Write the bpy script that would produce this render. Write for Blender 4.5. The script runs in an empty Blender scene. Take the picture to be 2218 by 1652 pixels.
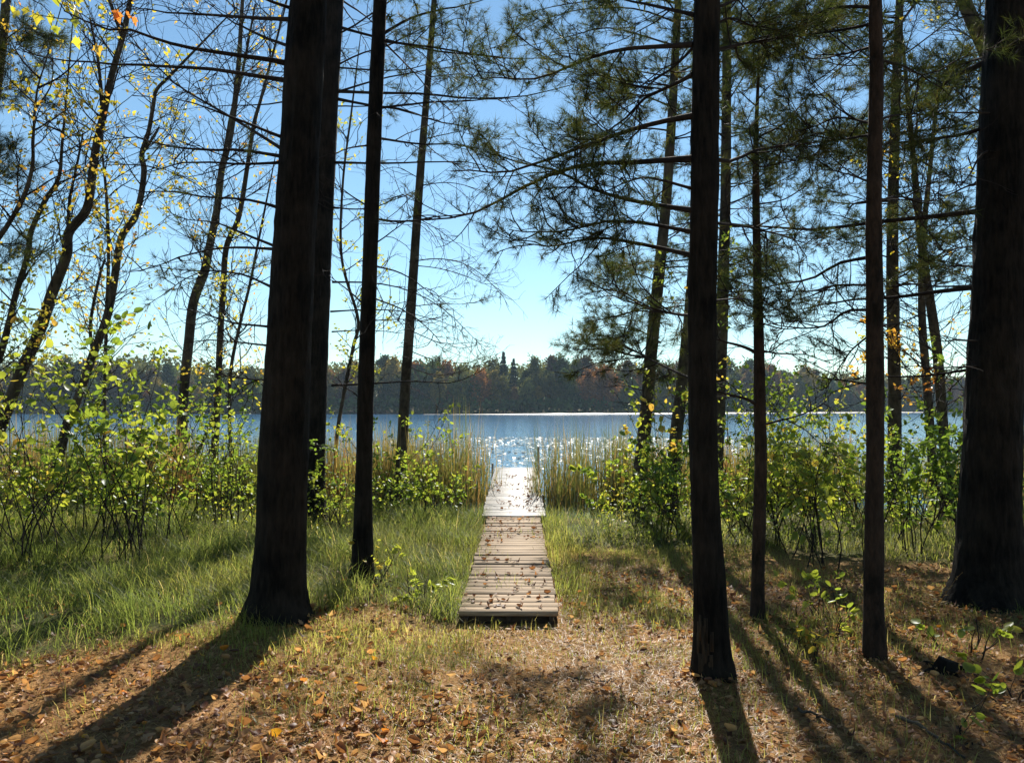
import bpy, math, random
import numpy as np
from mathutils import Vector

# ------------------------------------------------------------------ camera, sky, sun, exposure
SC = bpy.context.scene
COL = SC.collection
rng = np.random.default_rng(7)
random.seed(7)
PITCH = math.radians(2.0)
CAMZ = 1.6
cam = bpy.data.cameras.new("camera")
cam.sensor_width = 36.0
cam.lens = 36.0 * 1665.6 / 2217.0
cam.clip_start = 0.05
cam.clip_end = 3000.0
cam_ob = bpy.data.objects.new("camera", cam)
cam_ob.location = (0, 0, CAMZ)
cam_ob.rotation_euler = (math.pi / 2 + PITCH, 0, 0)
COL.objects.link(cam_ob)
SC.camera = cam_ob

SUN_AZ = math.radians(7.3)      # to the right of the view direction
SUN_EL = math.radians(37.0)
world = bpy.data.worlds.new("World")
SC.world = world
world.use_nodes = True
wn = world.node_tree.nodes
wl = world.node_tree.links
wn.clear()
sky = wn.new("ShaderNodeTexSky")
sky.sky_type = 'NISHITA'
sky.sun_disc = False
sky.sun_elevation = SUN_EL
sky.sun_rotation = SUN_AZ
sky.air_density = 1.0
sky.dust_density = 0.0
sky.ozone_density = 2.1
bg = wn.new("ShaderNodeBackground")
bg.inputs["Strength"].default_value = 0.066
wo = wn.new("ShaderNodeOutputWorld")
tn_ = wn.new("ShaderNodeVectorMath")
tn_.operation = 'MULTIPLY'
tn_.inputs[1].default_value = (0.93, 1.07, 1.03)
wl.new(sky.outputs[0], tn_.inputs[0])
wl.new(tn_.outputs[0], bg.inputs[0])
wl.new(bg.outputs[0], wo.inputs[0])

sl = bpy.data.lights.new("sun", 'SUN')
sl.energy = 5.0
sl.angle = math.radians(0.53)
sl.color = (1.0, 0.93, 0.82)
so = bpy.data.objects.new("sun", sl)
sdir = Vector((math.sin(SUN_AZ) * math.cos(SUN_EL), math.cos(SUN_AZ) * math.cos(SUN_EL), math.sin(SUN_EL)))
so.rotation_euler = (-sdir).to_track_quat('-Z', 'Y').to_euler()
so.location = (0, 0, 30)
COL.objects.link(so)

vs = SC.view_settings
vs.view_transform = 'Standard'
vs.look = 'None'
vs.gamma = 1.0
vs.use_curve_mapping = False
vs.exposure = 1.05
SC.cycles.use_denoising = True
SC.cycles.max_bounces = 5
SC.cycles.diffuse_bounces = 2
SC.cycles.glossy_bounces = 2
SC.cycles.transmission_bounces = 4
SC.cycles.volume_bounces = 0
SC.cycles.transparent_max_bounces = 8

# ------------------------------------------------------------------ helpers
FP = 1665.6
CP, SP = math.cos(PITCH), math.sin(PITCH)


def at(u, v, Y):
    """point of the photograph (2217 px wide copy) at forward distance Y"""
    xc = (u - 1108.5) / FP
    yc = (826.0 - v) / FP
    d = np.array([xc, CP - yc * SP, SP + yc * CP])
    return np.array([0, 0, CAMZ]) + d * (Y / d[1])


def px_of(P):
    P = np.atleast_2d(P)
    r = P - np.array([0, 0, CAMZ])
    f = r[:, 1] * CP + r[:, 2] * SP
    up = -r[:, 1] * SP + r[:, 2] * CP
    f = np.where(f < 0.05, 0.05, f)
    return np.stack([1108.5 + FP * r[:, 0] / f, 826 - FP * up / f], 1)


def hash3(ix, iy, iz):
    n = (ix * 374761393 + iy * 668265263 + iz * 1442695041) & 0xFFFFFFFF
    n = ((n ^ (n >> 13)) * 1274126177) & 0xFFFFFFFF
    return ((n ^ (n >> 16)) & 0xFFFF) / 65535.0


def vnoise(x, y, z=0.0):
    x, y, z = np.broadcast_arrays(np.asarray(x, float), np.asarray(y, float), np.asarray(z, float))
    ix, iy, iz = np.floor(x).astype(np.int64), np.floor(y).astype(np.int64), np.floor(z).astype(np.int64)
    fx, fy, fz = x - ix, y - iy, z - iz
    fx, fy, fz = [f * f * (3 - 2 * f) for f in (fx, fy, fz)]
    r = 0
    for dx in (0, 1):
        for dy in (0, 1):
            for dz in (0, 1):
                w = (fx if dx else 1 - fx) * (fy if dy else 1 - fy) * (fz if dz else 1 - fz)
                r = r + w * hash3(ix + dx, iy + dy, iz + dz)
    return r


def fbm(x, y, z=0.0, o=3):
    s, a, t = 0, 1.0, 0
    for k in range(o):
        s = s + a * vnoise(np.asarray(x) * 2 ** k + 17 * k, np.asarray(y) * 2 ** k + 5 * k, np.asarray(z) * 2 ** k)
        t += a
        a *= 0.5
    return s / t


def norm(v):
    return v / np.maximum(np.linalg.norm(v, axis=-1, keepdims=True), 1e-9)


def sstep(a, b, x):
    t = np.clip((x - a) / (b - a), 0, 1)
    return t * t * (3 - 2 * t)


class G:
    """collects triangles of one mesh"""
    def __init__(s):
        s.v, s.t, s.a, s.n = [], [], [], 0

    def add(s, v, t, tint=0.5):
        v = np.asarray(v, np.float32).reshape(-1, 3)
        t = np.asarray(t, np.int32).reshape(-1, 3)
        s.v.append(v)
        s.t.append(t + s.n)
        s.a.append(np.broadcast_to(np.asarray(tint, np.float32), (len(v),)))
        s.n += len(v)
        return s

    def mesh(s, name, mat, smooth=False):
        me = bpy.data.meshes.new(name)
        if s.n:
            V = np.concatenate(s.v); T = np.concatenate(s.t); A = np.concatenate(s.a)
            me.vertices.add(len(V))
            me.vertices.foreach_set("co", V.ravel())
            me.loops.add(len(T) * 3)
            me.loops.foreach_set("vertex_index", T.ravel())
            me.polygons.add(len(T))
            me.polygons.foreach_set("loop_start", np.arange(0, len(T) * 3, 3, dtype=np.int32))
            if smooth:
                me.polygons.foreach_set("use_smooth", np.ones(len(T), bool))
            at_ = me.attributes.new("tint", 'FLOAT', 'POINT')
            at_.data.foreach_set("value", np.ascontiguousarray(A, np.float32))
            me.update(calc_edges=True)
            me.validate()
        if mat:
            me.materials.append(mat)
        return me


def link(name, me, parent=None, loc=None):
    o = bpy.data.objects.new(name, me)
    COL.objects.link(o)
    if parent is not None:
        o.parent = parent
    if loc is not None:
        o.location = loc
    return o


def tag(o, label=None, cat=None, group=None, kind=None):
    if label: o["label"] = label
    if cat: o["category"] = cat
    if group: o["group"] = group
    if kind: o["kind"] = kind
    return o


def empty(name, loc, label, cat, group=None):
    o = link(name, None)
    o.location = [float(c) for c in loc]
    o.empty_display_size = 0.1
    return tag(o, label, cat, group)


def resample(P, K):
    """Catmull-Rom through P (n,d), K points evenly by length"""
    P = np.asarray(P, float)
    if len(P) == 2:
        return P[0] + (P[1] - P[0]) * np.linspace(0, 1, K)[:, None]
    Q = np.vstack([2 * P[0] - P[1], P, 2 * P[-1] - P[-2]])
    out = []
    for i in range(1, len(Q) - 2):
        t = np.linspace(0, 1, 12, endpoint=False)[:, None]
        a, b, c, d = Q[i - 1], Q[i], Q[i + 1], Q[i + 2]
        out.append(0.5 * (2 * b + (c - a) * t + (2 * a - 5 * b + 4 * c - d) * t ** 2 + (3 * b - a - 3 * c + d) * t ** 3))
    out.append(P[-1][None])
    C = np.vstack(out)
    s = np.r_[0, np.cumsum(np.linalg.norm(np.diff(C[:, :3], axis=0), axis=1))]
    q = np.linspace(0, s[-1], K)
    return np.stack([np.interp(q, s, C[:, k]) for k in range(C.shape[1])], 1)


def tubes(P, R, sides=3, cap=False):
    """P (n,K,3), R (n,K) -> verts, tris for n tapered tubes"""
    P = np.asarray(P, float)
    n, K, _ = P.shape
    T = np.empty_like(P)
    T[:, 1:-1] = P[:, 2:] - P[:, :-2]
    T[:, 0] = P[:, 1] - P[:, 0]
    T[:, -1] = P[:, -1] - P[:, -2]
    T = norm(T)
    ax = norm(P[:, -1] - P[:, 0])
    ref = np.where(np.abs(ax[:, 2:3]) > 0.8, np.array([[1.0, 0, 0]]), np.array([[0, 0, 1.0]]))
    A = norm(np.cross(T, ref[:, None, :]))
    B = np.cross(A, T)
    an = np.arange(sides) * 2 * np.pi / sides
    V = P[:, :, None, :] + R[:, :, None, None] * (A[:, :, None, :] * np.cos(an)[None, None, :, None] + B[:, :, None, :] * np.sin(an)[None, None, :, None])
    idx = np.arange(n * K * sides).reshape(n, K, sides)
    a = idx[:, :-1, :]
    b = np.roll(a, -1, 2)
    c = idx[:, 1:, :]
    d = np.roll(c, -1, 2)
    tris = np.concatenate([np.stack([a, b, d], -1).reshape(-1, 3), np.stack([a, d, c], -1).reshape(-1, 3)])
    V = V.reshape(-1, 3)
    if cap:
        base = len(V)
        V = np.vstack([V, P[:, -1]])
        last = idx[:, -1, :]
        ce = (base + np.arange(n))[:, None].repeat(sides, 1)
        tris = np.vstack([tris, np.stack([last, np.roll(last, -1, 1), ce], -1).reshape(-1, 3)])
    return V, tris


def randdir(n):
    return norm(rng.normal(size=(n, 3)))


def sprout(S, D, L, K=5, up=0.0, wig=0.15, upv=(0, 0, 1.0)):
    """n curved polylines from S in direction D of length L"""
    n = len(S)
    P = np.empty((n, K, 3))
    P[:, 0] = S
    d = norm(np.asarray(D, float))
    L = np.broadcast_to(np.asarray(L, float), (n,))
    up = np.broadcast_to(np.asarray(up, float), (n,))
    U = np.asarray(upv)[None]
    for k in range(1, K):
        P[:, k] = P[:, k - 1] + d * (L / (K - 1))[:, None]
        d = norm(d + U * (up / (K - 1))[:, None] + rng.normal(size=(n, 3)) * wig / math.sqrt(K - 1))
    return P


def taper(n, K, r0, r1):
    r0 = np.broadcast_to(np.asarray(r0, float), (n,))
    r1 = np.broadcast_to(np.asarray(r1, float), (n,))
    t = np.linspace(0, 1, K)[None]
    return r0[:, None] * (1 - t) + r1[:, None] * t


def kids(P, per_m, t0=0.2, t1=1.0, ang=(35, 65), flat=0.5):
    """positions and directions of side shoots along polylines P (n,K,3)"""
    n, K, _ = P.shape
    seg = np.linalg.norm(np.diff(P, axis=1), axis=2)
    L = seg.sum(1)
    cnt = rng.poisson(np.maximum(L * (t1 - t0) * per_m, 0.01))
    pid = np.repeat(np.arange(n), cnt)
    m = len(pid)
    t = t0 + (t1 - t0) * rng.random(m)
    f = t * (K - 1)
    i = np.minimum(f.astype(int), K - 2)
    w = (f - i)[:, None]
    S = P[pid, i] * (1 - w) + P[pid, i + 1] * w
    T = norm(P[pid, i + 1] - P[pid, i])
    H = np.cross(T, np.array([0, 0, 1.0])[None])
    bad = np.linalg.norm(H, axis=1) < 0.2
    H[bad] = np.cross(T[bad], np.array([1.0, 0, 0])[None])
    H = norm(H)
    Vv = np.cross(H, T)
    phi = rng.integers(0, 2, m) * np.pi + rng.normal(size=m) * (1 - flat) * 1.6
    perp = H * np.cos(phi)[:, None] + Vv * np.sin(phi)[:, None]
    A = np.radians(ang[0] + (ang[1] - ang[0]) * rng.random(m))[:, None]
    D = T * np.cos(A) + perp * np.sin(A)
    return S, D, t, L[pid], pid


def tufts(P, D, k, ln, w, spread=(12, 80), back=0.05):
    """needle tufts: one slim triangle per needle"""
    n = len(P)
    D = norm(D)
    Dk = np.repeat(D, k, 0)
    Pk = np.repeat(P, k, 0)
    m = n * k
    perp = norm(np.cross(Dk, randdir(m)))
    A = np.radians(spread[0] + (spread[1] - spread[0]) * rng.random(m) ** 0.8)[:, None]
    d = Dk * np.cos(A) + perp * np.sin(A)
    d[:, 2] -= 0.12
    d = norm(d)
    B = Pk - Dk * (rng.random(m) * back)[:, None]
    le = (ln * (0.7 + 0.5 * rng.random(m)))[:, None]
    side = norm(np.cross(d, randdir(m))) * (w / 2)
    V = np.stack([B - side, B + side, B + d * le], 1).reshape(-1, 3)
    T = np.arange(m * 3).reshape(-1, 3)
    tint = np.repeat(np.clip(np.repeat(rng.random(n), k) * 0.6 + rng.random(m) * 0.4, 0, 1), 3)
    return V, T, tint


def place(tv, tt, pos, Y, Z, scale, tint):
    """template tv (Y along, Z normal) placed n times; Y, Z directions"""
    n = len(pos)
    Y = norm(Y)
    X = norm(np.cross(Y, Z))
    Z = np.cross(X, Y)
    scale = np.broadcast_to(np.asarray(scale, float), (n,))
    V = pos[:, None, :] + scale[:, None, None] * (tv[None, :, 0:1] * X[:, None] + tv[None, :, 1:2] * Y[:, None] + tv[None, :, 2:3] * Z[:, None])
    T = (tt[None] + (np.arange(n) * len(tv))[:, None, None]).reshape(-1, 3)
    return V.reshape(-1, 3), T, np.repeat(np.broadcast_to(np.asarray(tint, float), (n,)), len(tv))


LEAF_V = np.array([[0, 0, 0], [.26, .3, .05], [.24, .65, .04], [0, 1, -.1], [-.24, .65, .04], [-.26, .3, .05], [0, .45, -.03]], float)
LEAF_T = np.array([[0, 1, 6], [1, 2, 6], [2, 3, 6], [3, 4, 6], [4, 5, 6], [5, 0, 6]])
SMALL_V = np.array([[0, 0, 0], [.3, .5, .06], [0, 1, -.06], [-.3, .5, .06]], float)
SMALL_T = np.array([[0, 1, 2], [0, 2, 3]])


def maple_template(curl=0.0):
    an = np.linspace(-150, 150, 17)
    rad = np.array([.30, .52, .40, .50, .74, .50, .52, .66, 1.0, .66, .52, .50, .74, .50, .40, .52, .30]) * 0.62
    a = np.radians(an)
    V = np.stack([np.sin(a) * rad, .38 + np.cos(a) * rad, curl * (rad ** 2) * (1.4 + 0.9 * np.sin(3 * a + 1))], 1)
    V = np.vstack([V, [[0, .38, 0.0]], [[0, 0.0, 0.0]]])
    T = [[i, i + 1, 17] for i in range(16)] + [[16, 18, 17], [18, 0, 17]]
    return V, np.array(T)


def oval_template(curl=0.25):
    a = np.linspace(0, 2 * np.pi, 11)[:-1]
    y = .5 - .5 * np.cos(a)
    x = .3 * np.sin(a) * (1.15 - .4 * y)
    V = np.stack([x, y, curl * (np.abs(x) * 1.6 + (y - .5) ** 2)], 1)
    V = np.vstack([V, [[0, .5, -0.02]]])
    return V, np.array([[i, (i + 1) % 10, 10] for i in range(10)])


def blades(pos, head, h, lean, w, tint, K=4):
    """grass blades: curved strips.  lean = how far the tip bends over (0..1.4)"""
    n = len(pos)
    t = np.linspace(0, 1, K)
    H = np.stack([np.cos(head), np.sin(head), np.zeros(n)], 1)
    Sd = np.stack([-np.sin(head), np.cos(head), np.zeros(n)], 1)
    ph = lean[:, None] * t[None] ** 1.3 * 1.3
    dl = h[:, None] / (K - 1)
    out = np.cumsum(np.concatenate([np.zeros((n, 1)), np.sin(ph[:, 1:]) * dl], 1), 1)
    upz = np.cumsum(np.concatenate([np.zeros((n, 1)), np.cos(ph[:, 1:]) * dl], 1), 1)
    C = pos[:, None, :] + H[:, None, :] * out[:, :, None] + np.array([0, 0, 1.0]) * upz[:, :, None]
    ww = w[:, None] * (1 - t[None] ** 2 * 0.85) / 2
    Lf = C - Sd[:, None] * ww[:, :, None]
    Rt = C + Sd[:, None] * ww[:, :, None]
    V = np.empty((n, 2 * K - 1, 3))
    V[:, 0:2 * K - 2:2] = Lf[:, :-1]
    V[:, 1:2 * K - 2:2] = Rt[:, :-1]
    V[:, -1] = C[:, -1]
    T = []
    for k in range(K - 2):
        a = 2 * k
        T += [[a, a + 1, a + 3], [a, a + 3, a + 2]]
    T += [[2 * K - 4, 2 * K - 3, 2 * K - 2]]
    T = np.array(T)
    TT = (T[None] + (np.arange(n) * (2 * K - 1))[:, None, None]).reshape(-1, 3)
    return V.reshape(-1, 3), TT, np.repeat(tint, 2 * K - 1)


def box(c, s, bev=0.0, rz=0.0):
    """a box with chamfered long edges (20 verts cheap): centre c, size s"""
    hx, hy, hz = s[0] / 2, s[1] / 2, s[2] / 2
    b = bev
    prof = np.array([[-hy + b, -hz], [hy - b, -hz], [hy, -hz + b], [hy, hz - b], [hy - b, hz], [-hy + b, hz], [-hy, hz - b], [-hy, -hz + b]]) if b > 0 else np.array([[-hy, -hz], [hy, -hz], [hy, hz], [-hy, hz]])
    m = len(prof)
    V = np.vstack([np.column_stack([np.full(m, -hx), prof]), np.column_stack([np.full(m, hx), prof])])
    T = []
    for i in range(m):
        j = (i + 1) % m
        T += [[i, j, m + j], [i, m + j, m + i]]
    for i in range(1, m - 1):
        T += [[0, i + 1, i], [m, m + i, m + i + 1]]
    T = np.array(T)
    cz, sz = math.cos(rz), math.sin(rz)
    V = V @ np.array([[cz, sz, 0], [-sz, cz, 0], [0, 0, 1]])
    return V + np.asarray(c), T


# ------------------------------------------------------------------ materials
def newmat(name):
    m = bpy.data.materials.new(name)
    m.use_nodes = True
    nt = m.node_tree
    nt.nodes.clear()
    out = nt.nodes.new("ShaderNodeOutputMaterial")
    return m, nt, nt.nodes, nt.links, out


def ramp(nodes, stops):
    r = nodes.new("ShaderNodeValToRGB")
    e = r.color_ramp.elements
    while len(e) < len(stops):
        e.new(0.5)
    for i, (p, c) in enumerate(stops):
        e[i].position = p
        e[i].color = (*c, 1)
    return r


def leaf_mat(name, stops, trans=0.5, tgain=1.6, gloss=0.06, rough=0.45, vary=0.0):
    m, nt, N, L, out = newmat(name)
    a = N.new("ShaderNodeAttribute")
    a.attribute_name = "tint"
    r = ramp(N, stops)
    L.new(a.outputs["Fac"], r.inputs[0])
    col = r.outputs[0]
    if vary:
        nz = N.new("ShaderNodeTexNoise")
        nz.inputs["Scale"].default_value = 60.0
        tc = N.new("ShaderNodeTexCoord")
        L.new(tc.outputs["Object"], nz.inputs["Vector"])
        mr = N.new("ShaderNodeMapRange")
        mr.inputs["To Min"].default_value = 1 - vary
        mr.inputs["To Max"].default_value = 1 + vary
        L.new(nz.outputs[0], mr.inputs[0])
        mu = N.new("ShaderNodeVectorMath")
        mu.operation = 'MULTIPLY'
        L.new(col, mu.inputs[0])
        L.new(mr.outputs[0], mu.inputs[1])
        col = mu.outputs[0]
    d = N.new("ShaderNodeBsdfDiffuse")
    L.new(col, d.inputs[0])
    g = N.new("ShaderNodeVectorMath")
    g.operation = 'MULTIPLY'
    L.new(col, g.inputs[0])
    g.inputs[1].default_value = (tgain, tgain, tgain * 0.75)
    t = N.new("ShaderNodeBsdfTranslucent")
    L.new(g.outputs[0], t.inputs[0])
    mx = N.new("ShaderNodeMixShader")
    mx.inputs[0].default_value = trans
    L.new(d.outputs[0], mx.inputs[1])
    L.new(t.outputs[0], mx.inputs[2])
    gl = N.new("ShaderNodeBsdfGlossy")
    gl.inputs["Roughness"].default_value = rough
    gl.inputs["Color"].default_value = (0.9, 0.95, 1.0, 1)
    m2 = N.new("ShaderNodeMixShader")
    m2.inputs[0].default_value = gloss
    L.new(mx.outputs[0], m2.inputs[1])
    L.new(gl.outputs[0], m2.inputs[2])
    L.new(m2.outputs[0], out.inputs[0])
    return m


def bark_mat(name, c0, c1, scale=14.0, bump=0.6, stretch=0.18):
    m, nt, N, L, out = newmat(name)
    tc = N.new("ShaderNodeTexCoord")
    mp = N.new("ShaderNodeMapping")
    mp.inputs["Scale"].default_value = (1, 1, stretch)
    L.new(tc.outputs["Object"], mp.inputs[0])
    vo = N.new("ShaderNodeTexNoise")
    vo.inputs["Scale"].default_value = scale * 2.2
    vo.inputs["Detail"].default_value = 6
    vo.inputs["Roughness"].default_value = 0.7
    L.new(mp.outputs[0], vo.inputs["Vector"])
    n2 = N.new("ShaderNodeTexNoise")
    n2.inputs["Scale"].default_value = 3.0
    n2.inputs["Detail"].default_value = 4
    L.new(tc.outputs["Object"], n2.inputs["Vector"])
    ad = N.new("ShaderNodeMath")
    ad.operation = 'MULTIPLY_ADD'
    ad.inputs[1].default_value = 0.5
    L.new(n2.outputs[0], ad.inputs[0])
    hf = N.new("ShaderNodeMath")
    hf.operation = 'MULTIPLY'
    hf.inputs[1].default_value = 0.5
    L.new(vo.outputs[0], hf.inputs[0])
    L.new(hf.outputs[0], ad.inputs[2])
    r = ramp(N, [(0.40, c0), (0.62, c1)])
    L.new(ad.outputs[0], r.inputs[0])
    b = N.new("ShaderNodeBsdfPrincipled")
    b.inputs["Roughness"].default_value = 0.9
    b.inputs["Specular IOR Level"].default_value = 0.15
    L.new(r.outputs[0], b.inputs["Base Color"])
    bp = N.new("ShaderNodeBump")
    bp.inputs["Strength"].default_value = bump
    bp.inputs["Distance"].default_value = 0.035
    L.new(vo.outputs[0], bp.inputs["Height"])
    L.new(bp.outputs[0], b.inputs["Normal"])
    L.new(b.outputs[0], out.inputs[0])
    return m


def wood_mat(name, c0, c1, rough=0.6, spec=0.4, gscale=(3, 40, 40)):
    m, nt, N, L, out = newmat(name)
    tc = N.new("ShaderNodeTexCoord")
    mp = N.new("ShaderNodeMapping")
    mp.inputs["Scale"].default_value = gscale
    L.new(tc.outputs["Object"], mp.inputs[0])
    oi = N.new("ShaderNodeObjectInfo")
    av = N.new("ShaderNodeVectorMath")
    av.operation = 'ADD'
    L.new(mp.outputs[0], av.inputs[0])
    sc = N.new("ShaderNodeMath")
    sc.operation = 'MULTIPLY'
    sc.inputs[1].default_value = 50
    L.new(oi.outputs["Random"], sc.inputs[0])
    L.new(sc.outputs[0], av.inputs[1])
    n = N.new("ShaderNodeTexNoise")
    n.inputs["Scale"].default_value = 1.0
    n.inputs["Detail"].default_value = 5
    n.inputs["Roughness"].default_value = 0.65
    L.new(av.outputs[0], n.inputs["Vector"])
    r = ramp(N, [(0.3, c0), (0.7, c1)])
    L.new(n.outputs[0], r.inputs[0])
    mr = N.new("ShaderNodeMapRange")
    mr.inputs["To Min"].default_value = 0.76
    mr.inputs["To Max"].default_value = 1.15
    L.new(oi.outputs["Random"], mr.inputs[0])
    mu = N.new("ShaderNodeVectorMath")
    mu.operation = 'MULTIPLY'
    L.new(r.outputs[0], mu.inputs[0])
    L.new(mr.outputs[0], mu.inputs[1])
    b = N.new("ShaderNodeBsdfPrincipled")
    b.inputs["Roughness"].default_value = rough
    b.inputs["Specular IOR Level"].default_value = spec
    L.new(mu.outputs[0], b.inputs["Base Color"])
    bp = N.new("ShaderNodeBump")
    bp.inputs["Strength"].default_value = 0.35
    bp.inputs["Distance"].default_value = 0.004
    L.new(n.outputs[0], bp.inputs["Height"])
    L.new(bp.outputs[0], b.inputs["Normal"])
    L.new(b.outputs[0], out.inputs[0])
    return m


M = {}
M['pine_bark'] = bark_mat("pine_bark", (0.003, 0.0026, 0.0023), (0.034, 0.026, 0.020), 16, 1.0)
M['grey_bark'] = bark_mat("grey_bark", (0.030, 0.024, 0.018), (0.115, 0.095, 0.070), 9, 0.5, 0.5)
M['red_bark'] = bark_mat("red_bark", (0.014, 0.011, 0.009), (0.072, 0.046, 0.033), 16, 0.8, 0.3)
M['twig'] = bark_mat("twig_bark", (0.016, 0.012, 0.011), (0.045, 0.034, 0.030), 10, 0.2, 1.0)
M['scar'] = bark_mat("torn_wood", (0.02, 0.014, 0.010), (0.13, 0.085, 0.05), 22, 1.0, 0.12)
M['needle'] = leaf_mat("pine_needle", [(0.0, (0.020, 0.034, 0.010)), (0.55, (0.050, 0.066, 0.016)), (0.85, (0.100, 0.095, 0.022)), (1.0, (0.13, 0.075, 0.025))], 0.42, 1.6, 0.02, 0.35)
M['shrub_leaf'] = leaf_mat("shrub_leaf", [(0.0, (0.045, 0.085, 0.014)), (0.4, (0.115, 0.17, 0.022)), (0.78, (0.25, 0.26, 0.034)), (1.0, (0.40, 0.24, 0.045))], 0.58, 2.0, 0.03, 0.4, 0.25)
M['yellow_leaf'] = leaf_mat("yellow_leaf", [(0.0, (0.15, 0.20, 0.025)), (0.45, (0.42, 0.36, 0.035)), (0.78, (0.50, 0.28, 0.04)), (1.0, (0.42, 0.12, 0.03))], 0.55, 1.7, 0.05, 0.35, 0.15)
M['litter'] = leaf_mat("dead_leaf", [(0.0, (0.07, 0.028, 0.014)), (0.3, (0.20, 0.085, 0.034)), (0.55, (0.36, 0.17, 0.065)), (0.78, (0.52, 0.32, 0.15)), (0.9, (0.52, 0.18, 0.022)), (1.0, (0.62, 0.32, 0.03))], 0.38, 1.6, 0.025, 0.5, 0.3)
M['straw'] = leaf_mat("fallen_needle", [(0.0, (0.13, 0.065, 0.030)), (0.5, (0.32, 0.175, 0.062)), (1.0, (0.50, 0.335, 0.13))], 0.35, 1.4, 0.03, 0.45)
M['grass'] = leaf_mat("grass", [(0.0, (0.055, 0.078, 0.020)), (0.45, (0.125, 0.150, 0.036)), (0.8, (0.25, 0.235, 0.060)), (1.0, (0.36, 0.29, 0.13))], 0.55, 2.3, 0.012, 0.45)
M['reed'] = leaf_mat("reed", [(0.0, (0.065, 0.090, 0.020)), (0.4, (0.15, 0.155, 0.035)), (0.7, (0.31, 0.22, 0.075)), (1.0, (0.32, 0.135, 0.05))], 0.4, 1.5, 0.07, 0.35)
M['pad'] = leaf_mat("lily_pad", [(0.0, (0.07, 0.10, 0.03)), (0.6, (0.16, 0.14, 0.05)), (1.0, (0.25, 0.15, 0.07))], 0.1, 1.0, 0.075, 0.42)
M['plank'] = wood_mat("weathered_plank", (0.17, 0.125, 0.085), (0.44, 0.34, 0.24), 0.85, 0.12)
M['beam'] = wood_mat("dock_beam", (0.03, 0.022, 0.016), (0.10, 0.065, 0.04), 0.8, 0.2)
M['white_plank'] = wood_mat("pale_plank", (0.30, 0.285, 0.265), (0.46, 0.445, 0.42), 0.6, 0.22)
m, nt, N, L, out = newmat("galvanised_pipe")
b = N.new("ShaderNodeBsdfPrincipled")
b.inputs["Base Color"].default_value = (0.22, 0.20, 0.18, 1)
b.inputs["Metallic"].default_value = 0.7
b.inputs["Roughness"].default_value = 0.55
L.new(b.outputs[0], out.inputs[0])
M['pipe'] = m

# ground
m, nt, N, L, out = newmat("forest_floor")
tc = N.new("ShaderNodeTexCoord")
n1 = N.new("ShaderNodeTexNoise"); n1.inputs["Scale"].default_value = 1.1; n1.inputs["Detail"].default_value = 6; n1.inputs["Roughness"].default_value = 0.65
n2 = N.new("ShaderNodeTexNoise"); n2.inputs["Scale"].default_value = 28; n2.inputs["Detail"].default_value = 5; n2.inputs["Roughness"].default_value = 0.75
L.new(tc.outputs["Object"], n1.inputs["Vector"])
L.new(tc.outputs["Object"], n2.inputs["Vector"])
r1 = ramp(N, [(0.28, (0.06, 0.030, 0.012)), (0.5, (0.28, 0.150, 0.056)), (0.70, (0.48, 0.30, 0.125))])
L.new(n2.outputs[0], r1.inputs[0])
r2 = ramp(N, [(0.3, (0.03, 0.04, 0.014)), (0.7, (0.09, 0.10, 0.035))])
L.new(n2.outputs[0], r2.inputs[0])
at_ = N.new("ShaderNodeAttribute"); at_.attribute_name = "tint"
ad = N.new("ShaderNodeMath"); ad.operation = 'ADD'; ad.use_clamp = True
sb = N.new("ShaderNodeMath"); sb.operation = 'MULTIPLY_ADD'; sb.inputs[1].default_value = 1.2; sb.inputs[2].default_value = -0.6
L.new(n1.outputs[0], sb.inputs[0])
L.new(at_.outputs["Fac"], ad.inputs[0]); L.new(sb.outputs[0], ad.inputs[1])
mx = N.new("ShaderNodeMix"); mx.data_type = 'RGBA'
L.new(ad.outputs[0], mx.inputs["Factor"]); L.new(r1.outputs[0], mx.inputs["A"]); L.new(r2.outputs[0], mx.inputs["B"])
b = N.new("ShaderNodeBsdfPrincipled"); b.inputs["Roughness"].default_value = 0.95; b.inputs["Specular IOR Level"].default_value = 0.1
L.new(mx.outputs["Result"], b.inputs["Base Color"])
bp = N.new("ShaderNodeBump"); bp.inputs["Strength"].default_value = 0.8; bp.inputs["Distance"].default_value = 0.03
L.new(n2.outputs[0], bp.inputs["Height"]); L.new(bp.outputs[0], b.inputs["Normal"])
L.new(b.outputs[0], out.inputs[0])
M['ground'] = m

# water
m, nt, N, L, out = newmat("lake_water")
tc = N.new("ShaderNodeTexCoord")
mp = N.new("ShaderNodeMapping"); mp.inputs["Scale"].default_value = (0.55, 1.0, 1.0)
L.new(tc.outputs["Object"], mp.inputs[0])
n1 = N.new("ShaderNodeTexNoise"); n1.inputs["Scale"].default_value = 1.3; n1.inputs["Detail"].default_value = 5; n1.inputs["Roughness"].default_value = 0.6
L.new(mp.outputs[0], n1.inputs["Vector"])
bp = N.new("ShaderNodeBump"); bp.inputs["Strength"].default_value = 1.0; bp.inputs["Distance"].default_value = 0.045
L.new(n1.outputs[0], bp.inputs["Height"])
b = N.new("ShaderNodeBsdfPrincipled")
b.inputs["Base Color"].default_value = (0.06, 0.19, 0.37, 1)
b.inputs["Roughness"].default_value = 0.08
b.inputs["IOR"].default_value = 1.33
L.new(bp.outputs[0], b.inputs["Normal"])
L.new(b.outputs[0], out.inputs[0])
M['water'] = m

# ------------------------------------------------------------------ ground and water
WATER_Z = -0.12


def yshore(x):
    return 236 + 0.62 * np.maximum(0, x - 12) + 0.10 * np.maximum(0, -x - 60) + 5 * (fbm(np.asarray(x) * 0.03, 3.3) - 0.5)


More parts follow.
